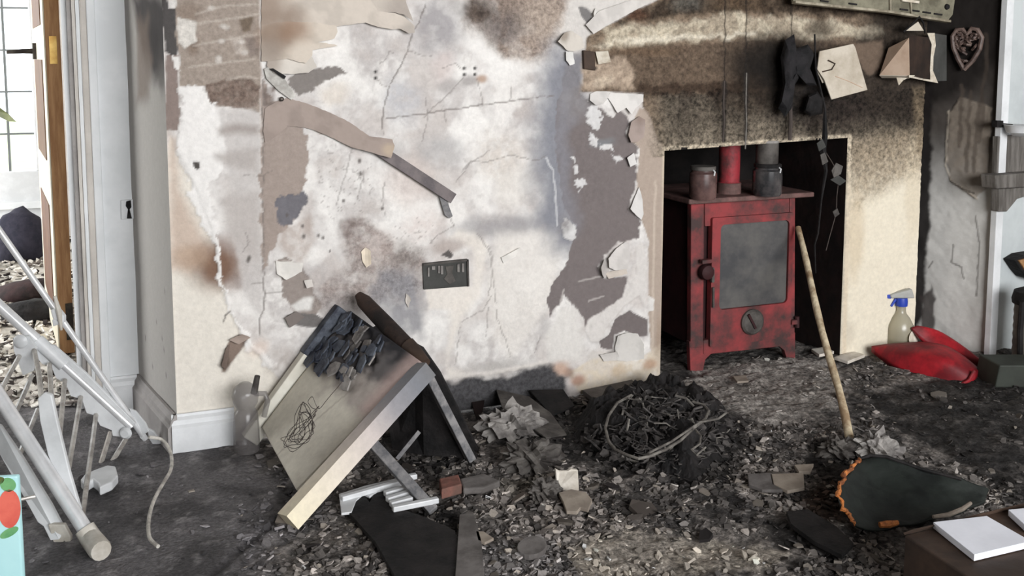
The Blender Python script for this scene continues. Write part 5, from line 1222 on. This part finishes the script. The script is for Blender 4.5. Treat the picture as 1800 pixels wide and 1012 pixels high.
# forked ends of the thin rail
MB().prism([P(x, y, 2.49) for x, y in ((227, 718), (238, 722), (256, 744), (262, 758), (252, 764), (252, 774), (246, 770), (244, 756), (232, 732))], _fh*.006).build('fork', 'white_plastic', ai, bevel=.001)
MB().prism([P(x, y, 2.50) for x, y in ((258, 752), (270, 758), (284, 776), (280, 786), (270, 784), (262, 772))], _fh*.008).build('fork', 'white_plastic', ai, bevel=.002)
MB().lathe([(.014, 0), (.016, .004), (.010, .012)], P(222, 760, 2.45), 14, -_fh).build('pivot', 'white_plastic', ai, True)
MB().prism([P(x, y, 2.37) for x, y in ((88, 545), (100, 541), (112, 556), (112, 568), (100, 566), (92, 560))], _fh*.016).build('clamp', 'white_plastic', ai, bevel=.003)
MB().prism([P(x, y, 2.37) for x, y in ((91, 562), (103, 560), (104, 570), (93, 574))], _fh*.012).build('clamp', 'white_plastic', ai, bevel=.002)
MB().tube([P(96, 520, 2.37), P(104, 548, 2.37), P(108, 580, 2.37)], [.004, .007, .003], 8).build('clamp_peg', 'end_cap', ai, True)
MB().tube([F(24, 880, .10), F(62, 872, .10)], .004, 8).build('rung', 'grey_tube', ai, True)

# white plastic clip and a cable on the carpet
m = MB(); c0 = [(142, 858), (150, 848), (168, 840), (190, 832), (204, 834), (208, 850), (198, 862), (176, 872), (172, 864), (164, 858), (150, 866)]
one('plastic_clip', m.prism([F(x, y, .012) for x, y in c0], (0, 0, .022)), 'white_plastic', 'white plastic clip lying on the carpet under the airer', 'clip', bevel=.004)
cb = [(262, 768), (284, 772), (297, 788), (302, 806), (300, 826), (290, 844), (276, 868), (266, 892), (261, 918), (262, 942), (270, 954), (281, 962)]
pts = [F(x, y, .016 if i > 2 else .05-.012*i) for i, (x, y) in enumerate(cb)]; sm = []
for i in range(len(pts)-1):
    p0, p1, p2, p3 = pts[max(i-1, 0)], pts[i], pts[i+1], pts[min(i+2, len(pts)-1)]
    for f in (0, .33, .66): sm.append(.5*(2*p1+(p2-p0)*f+(2*p0-5*p1+4*p2-p3)*f*f+(3*p1-p0-3*p2+p3)*f**3))
one('pale_cable', MB().tube(sm, .0042, 8), 'pale_cable', 'pale cable curling over the carpet from the airer end', 'cable', smooth=True)

# flowered oilcloth box at the frame's lower corner
t = thing('flowered_board', P(-10, 1100, 1.72), 'pale blue board printed with red apples and leaves, standing by the airer', 'board')
q = [P(-150, 1160, 1.70), P(42, 1140, 1.76), P(31, 836, 1.76), P(-150, 846, 1.70)]
q[0] = np.array([q[3][0], q[3][1], .004]); q[1] = np.array([q[2][0], q[2][1], .004])
MB().hexa([q[0], q[1], q[1]+_fh*.012, q[0]+_fh*.012], [q[3], q[2], q[2]+_fh*.012, q[3]+_fh*.012]).build('panel', 'oilcloth_blue', t, bevel=.004)
def onq(x, y): return PL(x, y, q[1]-_fh*.0015, np.cross(q[1]-q[0], (0, 0, 1.0)))
el = lambda cx_, cy_, rx, ry, a=0, n=20: [onq(cx_+rx*math.cos(k*6.283/n)*math.cos(a)-ry*math.sin(k*6.283/n)*math.sin(a), cy_+rx*math.cos(k*6.283/n)*math.sin(a)+ry*math.sin(k*6.283/n)*math.cos(a)) for k in range(n)]
def edge(pts): return [p for p in pts]
MB().prism(el(16, 894, 20, 34), _fh*.001).build('apple_print', 'apple_red', t)
MB().prism(el(14, 852, 14, 12, .3), _fh*.001).build('leaf_print', 'leaf_green', t)
MB().prism(el(-6, 846, 14, 7, -.3), _fh*.001).build('leaf_print', 'leaf_dark', t)
MB().prism(el(16, 936, 18, 7, -.5), _fh*.001).build('leaf_print', 'leaf_green', t)
MB().prism(el(-30, 960, 20, 26), _fh*.001).build('apple_print', 'apple_red', t)

# grey glass jug by the skirting
c = F(434, 792, .004); t = thing('glass_jug', c, 'smoky grey glass jug with a lid standing against the white skirting', 'jug')
MB().lathe([(.030, 0), (.033, .004), (.033, .060), (.030, .100), (.022, .112), (.030, .126), (.034, .145), (.028, .166), (.012, .178)], c, 26).build('body', 'grey_jug_glass', t, True)
h0 = c+_r*.034
MB().tube([h0+_z*.15+_r*-.01, h0+_z*.150+_r*.016, h0+_z*.130+_r*.022, h0+_z*.090+_r*.012], .007, 10).build('handle', 'grey_jug_glass', t, True)
MB().tube([c+_r*.022+_z*.150, c+_r*.032+_z*.196], [.009, .007], 10).build('lid_lever', 'sooted_grey', t, True)

# ------------------------------------------------------------------ pieces lying on the floor
def slab(name, pp, mat, label, cat, z=.012, th=.008, tilt=(0, 0), group=None, bevel=0.001, smooth=False):
    c = np.mean([F(x, y, z) for x, y in pp], 0); pts = []
    for x, y in pp:
        p = F(x, y, z); p[2] += (p[0]-c[0])*tilt[0]+(p[1]-c[1])*tilt[1]; pts.append(p)
    return one(name, MB().prism(pts, (0, 0, th)), mat, label, cat, group, bevel=bevel)
slab('charred_board', [(608, 902), (622, 882), (640, 876), (650, 890), (660, 868), (690, 872), (700, 900), (745, 915), (800, 940), (806, 965), (804, 1030), (700, 1030), (660, 960)], 'charcoal', 'black charred board on the floor under the overturned table', 'board', .014, .010)
slab('grey_slab', [(808, 916), (832, 912), (846, 960), (852, 1030), (800, 1030)], 'slab_grey', 'grey slab edge lying beside the black charred board', 'slab', .012, .016)
# torn white ribbed panel: each rib a piece
t = thing('ribbed_panel', F(650, 870), 'torn white ribbed metal panel on the floor beneath the table leg', 'panel')
MB().prism([F(x, y, .020) for x, y in ((596, 872), (640, 858), (690, 846), (700, 842), (706, 856), (698, 862), (664, 868), (650, 876), (640, 872), (626, 884), (618, 904), (600, 906))], (0, 0, .006)).build('sheet', 'white_plastic', t, bevel=.001)
for a, b in (((600, 876), (700, 848)), ((676, 868), (712, 858)), ((680, 878), (718, 866)), ((686, 886), (724, 876)), ((690, 894), (770, 878)), ((700, 842), (732, 836))):
    MB().bar(F(*a, .030), F(*b, .030), .014, .012).build('rib', 'white_plastic', t, bevel=.002)
slab('broken_brick', [(772, 858), (806, 850), (812, 868), (776, 878)], 'brick_red', 'broken red brick lying in the ash by the table', 'brick', .010, .024, bevel=.003)
slab('mortar_lump', [(808, 852), (850, 842), (880, 856), (850, 868), (814, 870)], 'slab_grey', 'flat grey-green lump of mortar next to the red brick', 'mortar', .008, .016, bevel=.004)
t = thing('white_plate', F(998, 860), 'upright white metal plate with a hole standing in the rubble', 'plate')
MB().prism([F(980, 862, .01), F(1018, 862, .01), P(1016, 826, 2.24), P(1004, 824, 2.24), P(998, 828, 2.24), P(984, 828, 2.24), P(977, 824, 2.24)], (0, .008, 0)).build('plate', 'chip_white', t, bevel=.001)
MB().lathe([(.007, 0), (.007, .002)], P(986, 846, 2.236), 12, -_fh).build('hole', 'charcoal', t)
slab('plaster_shard', [(982, 872), (1004, 868), (1030, 874), (1041, 886), (1034, 900), (1020, 896), (1014, 902), (996, 900), (990, 886)], 'tile_pale', 'pale fan-shaped plaster shard in front of the white plate', 'shard', .014, .008, (.1, .05))
slab('plaster_shard', [(890, 714), (902, 710), (914, 718), (908, 724), (894, 722)], 'chip_white', 'small bright plaster chip on the ash near the burnt wall base', 'shard', .014, .008)
slab('plaster_shard', [(836, 938), (850, 938), (868, 950), (852, 958), (840, 954)], 'tile_pale', 'cream plaster chip lying on the grey slab', 'shard', .022, .006)
slab('floor_tile', [(1356, 838), (1412, 836), (1414, 862), (1384, 868), (1360, 856)], 'tile_pale', 'pale broken floor tile with a crack, near the scoop', 'tile', .012, .008)
slab('floor_tile', [(1314, 838), (1354, 836), (1358, 856), (1376, 866), (1340, 866), (1316, 856)], 'slab_grey', 'dull grey broken tile touching the pale cracked one', 'tile', .010, .008)
slab('floor_tile', [(1396, 822), (1430, 820), (1424, 834), (1404, 834)], 'tile_pale', 'small pale tile piece behind the cracked floor tile', 'tile', .014, .008)
slab('hearth_slab', [(1024, 694), (1110, 678), (1130, 690), (1092, 712), (1068, 724)], 'slab_grey', 'grey triangular slab at the foot of the plaster wall', 'slab', .006, .014, (.02, .05))
slab('plaster_shard', [(1288, 664), (1310, 662), (1316, 672), (1296, 674)], 'tile_pale', 'pale flat shard on the hearth in front of the stove', 'shard', .012, .006)
slab('plaster_shard', [(1426, 618), (1450, 614), (1466, 622), (1440, 628)], 'chip_white', 'white plaster shard lying at the right foot of the opening', 'shard', .012, .010)
slab('plaster_shard', [(1466, 632), (1500, 622), (1520, 628), (1490, 640)], 'chip_white', 'white crumbled shard at the foot of the cream pier', 'shard', .012, .010)
slab('wood_offcut', [(1604, 1000), (1628, 990), (1664, 1016), (1650, 1040)], 'chip_white', 'cream painted offcut on the floor in front of the brown box', 'offcut', .012, .016)
slab('metal_disc', [(935+26*math.cos(k*.35), 968+13*math.sin(k*.35)) for k in range(18)], 'slab_grey', 'round grey metal disc half buried in the ash', 'disc', .010, .012, (.15, .1))
slab('charred_board', [(1382, 906), (1420, 900), (1470, 930), (1500, 960), (1480, 985), (1430, 960), (1390, 930)], 'charcoal', 'black burnt board lying between the tile and the brown box', 'board', .012, .010, (-.06, .0))

slab('broken_shard', [(818, 690), (850, 684), (856, 692), (842, 728), (832, 712)], 'firebox_brown', 'reddish brown burnt shard leaning at the wall base by the table', 'shard', .02, .008, (.0, .35))
slab('charred_sheet', [(872, 700), (930, 702), (968, 722), (996, 752), (960, 764), (916, 742), (884, 730)], 'sooted_grey', 'curled grey burnt sheet on the black ash by the wall base', 'sheet', .022, .005, (-.16, .10))
slab('charred_sheet', [(930, 694), (990, 694), (1010, 712), (970, 722)], 'charcoal', 'black burnt sheet against the wall base', 'sheet', .024, .005, (.1, .2))
lump('ash_heap', F(900, 768, -.006), (.06, .045, .042), 'blister', 51, 'crumpled pale grey paper ash between table and basket', 'ash heap', sub=4, rough=2.2)
lump('ash_heap', F(938, 822, -.006), (.06, .045, .040), 'sooted_grey', 53, 'dark crumpled ash heap behind the white plate', 'ash heap', sub=4, rough=2.0)
lump('ash_heap', F(958, 880, -.006), (.034, .028, .026), 'sooted_grey', 57, 'small crumpled ash ball beside the white plate', 'ash heap', sub=4, rough=2.0)

# charred wicker basket heaped with burnt twigs, wire hoop on top
c = F(1160, 790); t = thing('charred_basket', c, 'charred black basket heaped with burnt twigs under a bare wire hoop', 'basket')
def heap_grid(name, pp, hmax, mat, parent, seed, n=70, amp=.5):
    """a rough mound over a floor outline"""
    q = np.array([F(x, y)[:2] for x, y in pp]); c = q.mean(0); lo = q.min(0)-.01; hi = q.max(0)+.01
    U, V = np.meshgrid(np.linspace(lo[0], hi[0], n), np.linspace(lo[1], hi[1], n), indexing='ij'); U = U.ravel(); V = V.ravel()
    pr = Painter(U, V, (0, 0, 0), lambda x, y: F(x, y)[:2]); pr.poly(pp, (255, 255, 255), soft=.09, warp=.02, ws=14)
    m = pr.col[:, 0]; z = m*hmax*(1-amp+2*amp*(fbm(U*30, V*30, seed)-.1)*1.0)+m*.02*(fbm(U*90, V*90, seed+4)-.5)-.012
    return gridmesh(name, np.stack([U, V, z], 1), n, n, mat, parent, None, False)
heap_grid('basket_body', [(1000, 742), (1040, 712), (1085, 692), (1160, 684), (1240, 698), (1286, 730), (1292, 772), (1262, 812), (1232, 852), (1200, 846), (1130, 822), (1060, 800), (1010, 780)], .085, 'charcoal', t, 4)
hoop = [(1110, 694), (1085, 708), (1070, 730), (1064, 752), (1070, 776), (1082, 790), (1104, 800), (1122, 806), (1140, 802), (1170, 790), (1196, 774), (1220, 752), (1240, 736), (1246, 722), (1238, 712), (1218, 706)]
MB().tube([F(x, y, .085) for x, y in hoop], .0035, 7).build('wire_hoop', 'ash_wire', t, True)
MB().tube([F(x, y, .09) for x, y in ((1140, 796), (1180, 776), (1230, 742), (1262, 736), (1276, 726))], .0028, 7).build('wire_hoop', 'ash_wire', t, True)
MB().tube([F(x, y, .09) for x, y in ((1222, 754), (1232, 766), (1230, 780), (1216, 790), (1224, 800), (1240, 786))], .0025, 7).build('wire_hoop', 'ash_wire', t, True)
rs = random.Random(12); tw = MB(); tl = MB()
for k in range(330):
    a = rs.uniform(0, 6.283); r = math.sqrt(rs.random()); x = 1156+128*r*math.cos(a); y = 766+64*r*math.sin(a)
    z = .018+.062*(1-r*r)+rs.uniform(-.012, .016); p = F(x, y, 0); p[2] = z
    d = np.array([rs.uniform(-1, 1), rs.uniform(-1, 1), rs.uniform(-.5, .5)]); d /= np.linalg.norm(d); l = rs.uniform(.02, .07)
    m_ = p+np.array([rs.uniform(-.008, .008) for _ in range(3)])
    (tl if k % 6 == 0 else tw).tube([p-d*l/2, m_, p+d*l/2], rs.uniform(.0012, .0032), 5)
fl = MB()
for k in range(520):
    a = rs.uniform(0, 6.283); r = math.sqrt(rs.random()); x = 1156+134*r*math.cos(a); y = 766+70*r*math.sin(a)
    p = F(x, y, 0); p[2] = .016+.06*(1-r*r)+rs.uniform(-.01, .012); rr = rs.uniform(.006, .018); e1 = np.array([rs.uniform(-1, 1), rs.uniform(-1, 1), rs.uniform(-.6, .6)]); e1 /= np.linalg.norm(e1)
    e2 = np.cross(e1, (rs.uniform(-.5, .5), rs.uniform(-.5, .5), 1)); e2 /= np.linalg.norm(e2); nn_ = np.cross(e1, e2)
    fl.prism([p+rr*rs.uniform(.5, 1.1)*(math.cos(i*1.2566)*e1+math.sin(i*1.2566)*e2) for i in range(5)], nn_*.002)
tag(fl.build('burnt_flakes', 'twig_black', t), kind='stuff')
tag(tw.build('burnt_twigs', 'twig_black', t), kind='stuff'); tag(tl.build('ashy_twigs', 'ash_wire', t), kind='stuff')

# dark scoop with scorched orange rim
t = thing('burnt_scoop', F(1600, 900), 'large black-green melted scoop with a burnt orange rim', 'scoop')
rows = [[F(1512, 806, .065), F(1484, 836, .075), F(1472, 868, .070), F(1486, 898, .045), F(1506, 926, .02)],
        [F(1545, 800, .075), F(1540, 838, .045), F(1535, 868, .030), F(1540, 900, .018), F(1548, 926, .014)],
        [F(1620, 824, .06), F(1612, 848, .040), F(1608, 872, .026), F(1610, 896, .016), F(1618, 916, .014)],
        [F(1690, 842, .045), F(1684, 856, .034), F(1680, 870, .024), F(1682, 886, .016), F(1690, 896, .014)],
        [F(1738, 862, .02), F(1736, 866, .018), F(1734, 870, .016), F(1732, 876, .014), F(1730, 880, .012)]]
shell('bowl', rows, 'scoop_green', t, (0, 0, -.006), 3, .020)
rim = []; rr_ = []; rs = random.Random(3)
for i in range(len(rows[0])-1):
    for f in np.linspace(0, 1, 9)[:-1]:
        rim.append(rows[0][i]*(1-f)+rows[0][i+1]*f+np.array([rs.uniform(-.004, .004), rs.uniform(-.004, .004), rs.uniform(-.003, .004)])); rr_.append(rs.uniform(.0022, .0062))
MB().tube(rim, rr_, 7).build('orange_rim', 'orange_edge', t)
MB().tube([F(1546, 922, .022), F(1562, 921, .022), F(1578, 918, .022)], [.006, .008, .005], 8).build('orange_rim', 'orange_edge', t, True)
MB().tube([F(1640, 908, .024), F(1668, 904, .026), F(1692, 894, .03), F(1706, 884, .03)], [.004, .005, .005, .004], 8).build('singed_edge', 'tile_pale', t, True)
MB().tube([F(1512, 806, .066), F(1530, 800, .074), F(1560, 803, .074), F(1620, 824, .062), F(1690, 842, .048)], .004, 7).build('back_rim', 'charcoal', t, True)
lump('ash_lump', F(1542, 806, .0), (.050, .035, .038), 'blister', 17, 'pale grey ash lump behind the scoop rim', 'ash lump', sub=4, rough=1.6)
lump('ash_lump', F(1476, 800, .0), (.045, .035, .026), 'sooted_grey', 21, 'dark ash lump at the foot of the leaning stick', 'ash lump', sub=4, rough=1.6)

# brown box with papers at the near corner
zt = .13
t = thing('brown_box', F(1720, 1000), 'dark brown wooden box with papers on top at the near corner', 'box')
a, b, c_, d_ = F(1590, 940, zt), F(1720, 1026, zt), F(1985, 985, zt), F(1830, 880, zt)
lo4 = [np.array([*p[:2], .012]) for p in (a, b, c_, d_)]
MB().hexa(lo4, [a, b, c_, d_]).build('body', 'brown_box', t, bevel=.003)
MB().hexa([a, F(1600, 936, zt), F(1838, 880, zt), F(1826, 884, zt)], [F(1588, 936, zt+.010), F(1604, 930, zt+.010), F(1842, 874, zt+.010), F(1826, 878, zt+.010)]).build('raised_edge', 'brown_box', t)
slabp = lambda pp, label: one('paper_stack', MB().prism([F(x, y, zt+.002) for x, y in pp], (0, 0, .012)), 'paper_white', label, 'paper', 'papers on the brown box', bevel=.0006)
slabp([(1640, 928), (1734, 917), (1812, 962), (1712, 986)], 'white paper stack lying whole on the brown box')
slabp([(1772, 906), (1830, 900), (1880, 940), (1806, 938)], 'white paper stack cut off by the frame edge on the brown box')

# ------------------------------------------------------------------ right wall: shelf, lamp, hearth things
t = thing('wall_shelf', onR(1780, 345, .05), 'grey wooden wall shelf with a scrolled bracket on the white wall', 'shelf')
def prR(pp, off, th, mat, name, par, bev=.001):
    return MB().prism([onR(x, y, off) for x, y in pp], (*(nR*th), 0)).build(name, mat, par, bevel=bev)
prR([(1754, 240), (1850, 232), (1850, 300), (1752, 306)], .02, .018, 'shelf_grey', 'back_board', t)
prR([(1750, 308), (1850, 300), (1850, 326), (1752, 332)], .060, .055, 'shelf_grey', 'ledge', t, .004)
prR([(1756, 332), (1850, 326), (1850, 340), (1800, 346), (1788, 350), (1780, 360), (1770, 372), (1756, 372)], .035, .030, 'shelf_grey', 'bracket', t, .002)
t = thing('wall_lamp', onR(1790, 238, .05), 'white bowl wall lamp on a thin dark arm', 'lamp')
c = onR(1794, 226, .07); MB().lathe([(.052, .012), (.050, .010), (.042, -.012), (.020, -.024), (.002, -.026)], c, 24).build('bowl', 'white_plastic', t, True)
MB().tube([onR(1757, 218, .01), onR(1768, 219, .03), onR(1780, 220, .05)], .004, 8).build('arm', 'dark_metal', t, True)
prR([(1753, 212), (1764, 212), (1764, 224), (1753, 224)], .03, .02, 'charcoal', 'mount', t)
t = thing('coal_bucket', F(1792, 640, .0), 'ribbed grey coal bucket with a black lid beside the white wall', 'bucket')
c = P(1812, 628, 3.16); c[2] = .0
hh = P(1812, 515, 3.16)[2]
MB().lathe([(.050, 0), (.056, .01)]+[(.056+.002*(k % 2), .01+(hh-.03)*k/16) for k in range(17)]+[(.060, hh-.01)], c, 24).build('body', 'ribbed_grey', t, True)
MB().lathe([(.064, hh-.035), (.066, hh-.02), (.060, hh+.005), (.03, hh+.018), (.004, hh+.02)], c, 24).build('lid', 'charcoal', t, True)
MB().tube([c+np.array([-.062, -.01, hh-.02]), c+np.array([-.066, -.01, hh*.5]), c+np.array([-.060, -.01, .04])], .009, 8).build('strap', 'charcoal', t, True)
t = thing('wooden_ornament', onR(1800, 480, .06), 'dark-edged brown wooden ornament mounted on the white wall above the bucket', 'ornament')
prR([(1784, 458), (1800, 448), (1850, 440), (1850, 500), (1806, 488), (1796, 476)], .045, .045, 'charcoal', 'rim', t, .004)
prR([(1792, 458), (1806, 454), (1846, 448), (1846, 490), (1804, 476)], .052, .02, 'oak', 'face', t, .003)
c_ = F(1770, 672); d1_ = _r*.11; d2_ = _fh*.05
one('storage_box', MB().hexa([c_-d1_*.55-d2_, c_+d1_*1.2-d2_, c_+d1_*1.2+d2_, c_-d1_*.7+d2_], [c_-d1_*.45-d2_+_z*.07, c_+d1_*1.2-d2_+_z*.07, c_+d1_*1.2+d2_+_z*.075, c_-d1_*.6+d2_+_z*.075]), 'dark_green_box', 'low dark green box on the floor under the coal bucket', 'box', bevel=.004)

# alcove light switch
t = thing('wall_switch', W(228, 384, AY), 'small white wall switch with a burnt black rocker on the alcove wall', 'switch')
MB().prism([W(x, y, AY-.008) for x, y in ((212, 352), (237, 350), (238, 384), (213, 386))], (0, .008, 0)).build('plate', 'white_gloss', t, bevel=.002)
MB().prism([W(x, y, AY-.013) for x, y in ((222, 354), (230, 352), (231, 364), (228, 368), (232, 384), (223, 384), (225, 368), (221, 362))], (0, .006, 0)).build('rocker', 'charcoal', t, bevel=.001)

# ------------------------------------------------------------------ next room: burnt belongings on the ashy floor
def heap(name, pp, dep, bulge, mat, label, cat, seed):
    """soft thing resting on the floor: outline as seen, real depth"""
    return crumple(name, pp, dep, bulge, mat, label, cat, seed, plane=lambda x, y, o: P(x, y, o))
def cushion(name, px, py, dep, r, mat, label, cat, seed):
    c = P(px, py, dep); c[2] = -.004
    o = lump(name, c, r, mat, seed, label, cat); o.rotation_euler.z = -YAW; return o
cushion('cushion', 36, 450, 4.9, (.13, .10, .17), 'navy_fabric', 'dark navy cushion standing on the ashy floor beyond the doorway', 'cushion', 31)
cushion('pale_bundle', 70, 372, 5.35, (.075, .07, .055), 'white_plastic', 'round white bundle on the floor by the garden door', 'bundle', 33)
cushion('burnt_cloth', 52, 530, 4.05, (.14, .10, .06), 'dark_red_cloth', 'dark reddish burnt cloth heap beyond the doorway', 'cloth', 37)
cushion('burnt_cloth', 62, 575, 3.75, (.12, .09, .05), 'charcoal', 'black burnt cloth heap nearest the oak door', 'cloth', 39)
cushion('burnt_cloth', -50, 560, 3.80, (.10, .10, .05), 'charcoal', 'black burnt cloth heap at the frame edge beyond the airer', 'cloth', 41)
pl = thing('house_plant', P(-60, 520, 4.6)*np.array([1, 1, 0]), 'leafy house plant standing beyond the doorway, one olive leaf in view', 'plant')
pb = P(-60, 520, 4.6); pb[2] = 0
MB().lathe([(.07, 0), (.09, .14), (.08, .14), (.07, .12)], pb, 20).build('pot', 'garden_stone', pl, True)
pt = P(-30, 190, 4.6); MB().tube([pb+_z*.1, pb+(pt-pb)*.6+_r*-.03, pt], [.006, .005, .003], 7).build('stem', 'leaf_dark', pl, True)
MB().prism([P(-30, 188, 4.6), P(-5, 186, 4.6), P(14, 200, 4.58), P(28, 214, 4.57), P(14, 213, 4.58), P(0, 206, 4.6)], _fh*.004).build('leaf', 'leaf_dark', pl)
MB().prism([P(-40, 230, 4.6), P(-70, 215, 4.6), P(-90, 222, 4.62), P(-70, 240, 4.6)], _fh*.004).build('leaf', 'leaf_dark', pl)

# ------------------------------------------------------------------ debris: larger fragments one by one, the small stuff together
random.seed(21); nr = np.random.RandomState(21)
PAL = [((30, 28, 28), .30), ((52, 48, 46), .26), ((84, 78, 74), .18), ((118, 110, 104), .14), ((150, 142, 134), .08), ((196, 188, 178), .04)]
cum = np.cumsum([w for _, w in PAL])
def pick(): return PAL[int(np.searchsorted(cum, nr.rand()*cum[-1]))][0]
def chip_verts(r, th, k=None):
    k = k or nr.randint(4, 7); ph = nr.rand()*6.28
    a = [ph+6.283*i/k for i in range(k)]; rr = [r*nr.uniform(.55, 1.15) for _ in a]; e = nr.uniform(.5, 1.0)
    top = np.array([(rr[i]*math.cos(a[i]), rr[i]*e*math.sin(a[i]), th/2+nr.uniform(-.2, .2)*th) for i in range(k)])
    bot = top*np.array([1, 1, 0])+np.array([0, 0, -th/2]); return top, bot, k
def rot():
    return np.array((Matrix.Rotation(nr.rand()*6.28, 3, 'Z') @ Matrix.Rotation(nr.normal(0, .35), 3, 'X') @ Matrix.Rotation(nr.normal(0, .35), 3, 'Y')))
# where rubble lies: seen floor beyond the carpet
def density(px, py):
    if px < 480+(py-800)*.2 and py > 690: return .02 if px < 420 else .15
    if 1180 < px < 1500 and 640 < py < 740: return .22
    if 1010 < px < 1400 and 940 < py: return .22
    if px > 1540 and 660 < py < 860: return .35
    return 1.0
def floor_ok(p):
    if p[1] > -.02 and not (1.43 < p[0] < 2.07 and p[1] < .08): return False
    if p[0] < -.05 and p[1] > -.02: return False
    return -1.0 < p[0] < 3.0 and p[1] > -1.6
def box_out(p, px, py):
    if 1.28 < p[0] and p[1] < -.9 and px > 1570 and py > 900: return False
    return True
def scatter(n, rmin, rmax):
    out = []
    while len(out) < n:
        py = 628+ (1040-628)*nr.rand()**.8; px = nr.uniform(20, 1800)
        if nr.rand() > density(px, py): continue
        p = F(px, py)
        if not floor_ok(p) or not box_out(p, px, py): continue
        if nr.rand() > .25+1.6*float(sstep(fbm(np.array([p[0]*7]), np.array([p[1]*7]), 33), .42, .68)): continue
        r = rmin+(rmax-rmin)*nr.rand()**2.2
        out.append((p, r))
    return out
verts = []; faces = []; cols = []; nvt = 0
for p, r in scatter(12500, .003, .014):
    top, bot, k = chip_verts(r, r*nr.uniform(.12, .4)); R_ = rot()
    v = np.vstack([top, bot]) @ R_.T+[p[0], p[1], FLOOR_H(p[0], p[1])+r*.25]
    c = np.clip(FLOOR_C(p[0], p[1])*math.exp(nr.normal(0, .5)), .008, .6)
    if nr.rand() < .05: c = lin((150, 142, 133))*nr.uniform(.6, 1.5)
    verts.append(v); cols.append(np.tile(c, (2*k, 1)))
    faces.append(tuple(nvt+i for i in range(k))); faces += [(nvt+i, nvt+k+i, nvt+k+(i+1) % k, nvt+(i+1) % k) for i in range(k)]
    nvt += 2*k
me = bpy.data.meshes.new('debris'); me.from_pydata(np.vstack(verts).tolist(), [], faces); me.update(); setcol(me, np.vstack(cols))
o = link('debris', me, 'debris_chips'); tag(o, 'fine ash, char and plaster crumbs strewn over the whole floor', 'debris', kind='stuff')
# larger fragments, sharing a few shapes
protos = []
for i in range(16):
    top, bot, k = chip_verts(1.0, nr.uniform(.12, .35), nr.randint(5, 8)); c = [(34, 31, 31), (58, 53, 50), (92, 86, 80), (106, 100, 94), (46, 42, 42), (84, 78, 74), (72, 66, 62), (130, 122, 114)][i % 8]
    me = bpy.data.meshes.new('rubble_fragment')
    me.from_pydata(np.vstack([top, bot]).tolist(), [], [tuple(range(k)), tuple(range(2*k-1, k-1, -1))]+[(j, k+j, k+(j+1) % k, (j+1) % k) for j in range(k)]); me.update()
    setcol(me, np.tile(lin(c), (2*k, 1))); me.materials.append(M('debris_chips')); protos.append(me)
LAND = [(n_, *F(x, y)[:2]) for n_, x, y in (('the overturned table', 700, 830), ('the charred basket', 1150, 780), ('the orange-rimmed scoop', 1600, 870), ('the stove feet', 1300, 650), ('the leaning stick foot', 1490, 766), ('the upright white plate', 1000, 860), ('the cracked pale tile', 1385, 852), ('the grey disc', 935, 968), ('the red dustpan', 1640, 660), ('the airer', 170, 930), ('the brown box', 1640, 960), ('the black board under the table', 720, 960), ('the burnt wall base', 880, 715), ('the near floor patch', 1200, 980))]
FRAG = {}
for p, r in scatter(70, .014, .034):
    ip = nr.randint(16); o = bpy.data.objects.new('rubble_fragment', protos[ip]); COL.objects.link(o)
    o.location = (p[0], p[1], FLOOR_H(p[0], p[1])+r*.16); o.scale = (r, r, r)
    o.rotation_euler = (nr.normal(0, .25), nr.normal(0, .25), nr.rand()*6.28)
    near = min(LAND, key=lambda l: (l[1]-p[0])**2+(l[2]-p[1])**2)
    tone = ['black', 'dark brown-grey', 'grey', 'light grey', 'black', 'grey', 'mid grey', 'pale'][ip % 8]
    FRAG.setdefault((tone, near[0]), []).append((o, r, p))
ORD = ['nearest', 'second nearest', 'third nearest', 'fourth nearest', 'fifth nearest', 'sixth nearest', 'seventh nearest', 'eighth nearest']
for (tone, lm), lst in FRAG.items():
    lx, ly = [(l[1], l[2]) for l in LAND if l[0] == lm][0]
    lst.sort(key=lambda e: (e[2][0]-lx)**2+(e[2][1]-ly)**2)
    for i, (o, r, p) in enumerate(lst):
        size = 'large' if r > .022 else 'small'
        tag(o, ('%s %s flat rubble fragment by %s' % (size, tone, lm)) if len(lst) == 1 else ('%s flat rubble fragment, %s of its colour to %s' % (tone, ORD[min(i, 7)], lm)), 'fragment', 'loose fragments in the floor rubble')
# ash scraps beyond the doorway
verts = []; faces = []; cols = []; nvt = 0
for i in range(1500):
    px = nr.uniform(-40, 130); py = 385+330*nr.rand(); p = F(px, py)
    if p[1] < AY+.02 or p[1] > BY-.1 or p[0] > -.1: continue
    r = nr.uniform(.006, .03); top, bot, k = chip_verts(r, r*.2); v = np.vstack([top, bot]) @ rot().T+[p[0], p[1], r*.3]
    c = lin([(236, 232, 224), (210, 204, 196), (120, 112, 106), (56, 50, 48)][nr.choice(4, p=[.4, .25, .17, .18])])
    verts.append(v); cols.append(np.tile(c, (2*k, 1))); faces.append(tuple(nvt+j for j in range(k))); faces += [(nvt+j, nvt+k+j, nvt+k+(j+1) % k, nvt+(j+1) % k) for j in range(k)]; nvt += 2*k
me = bpy.data.meshes.new('debris'); me.from_pydata(np.vstack(verts).tolist(), [], faces); me.update(); setcol(me, np.vstack(cols))
o = link('debris', me, 'debris_chips'); tag(o, 'pale torn scraps and ash covering the floor beyond the doorway', 'debris', kind='stuff')
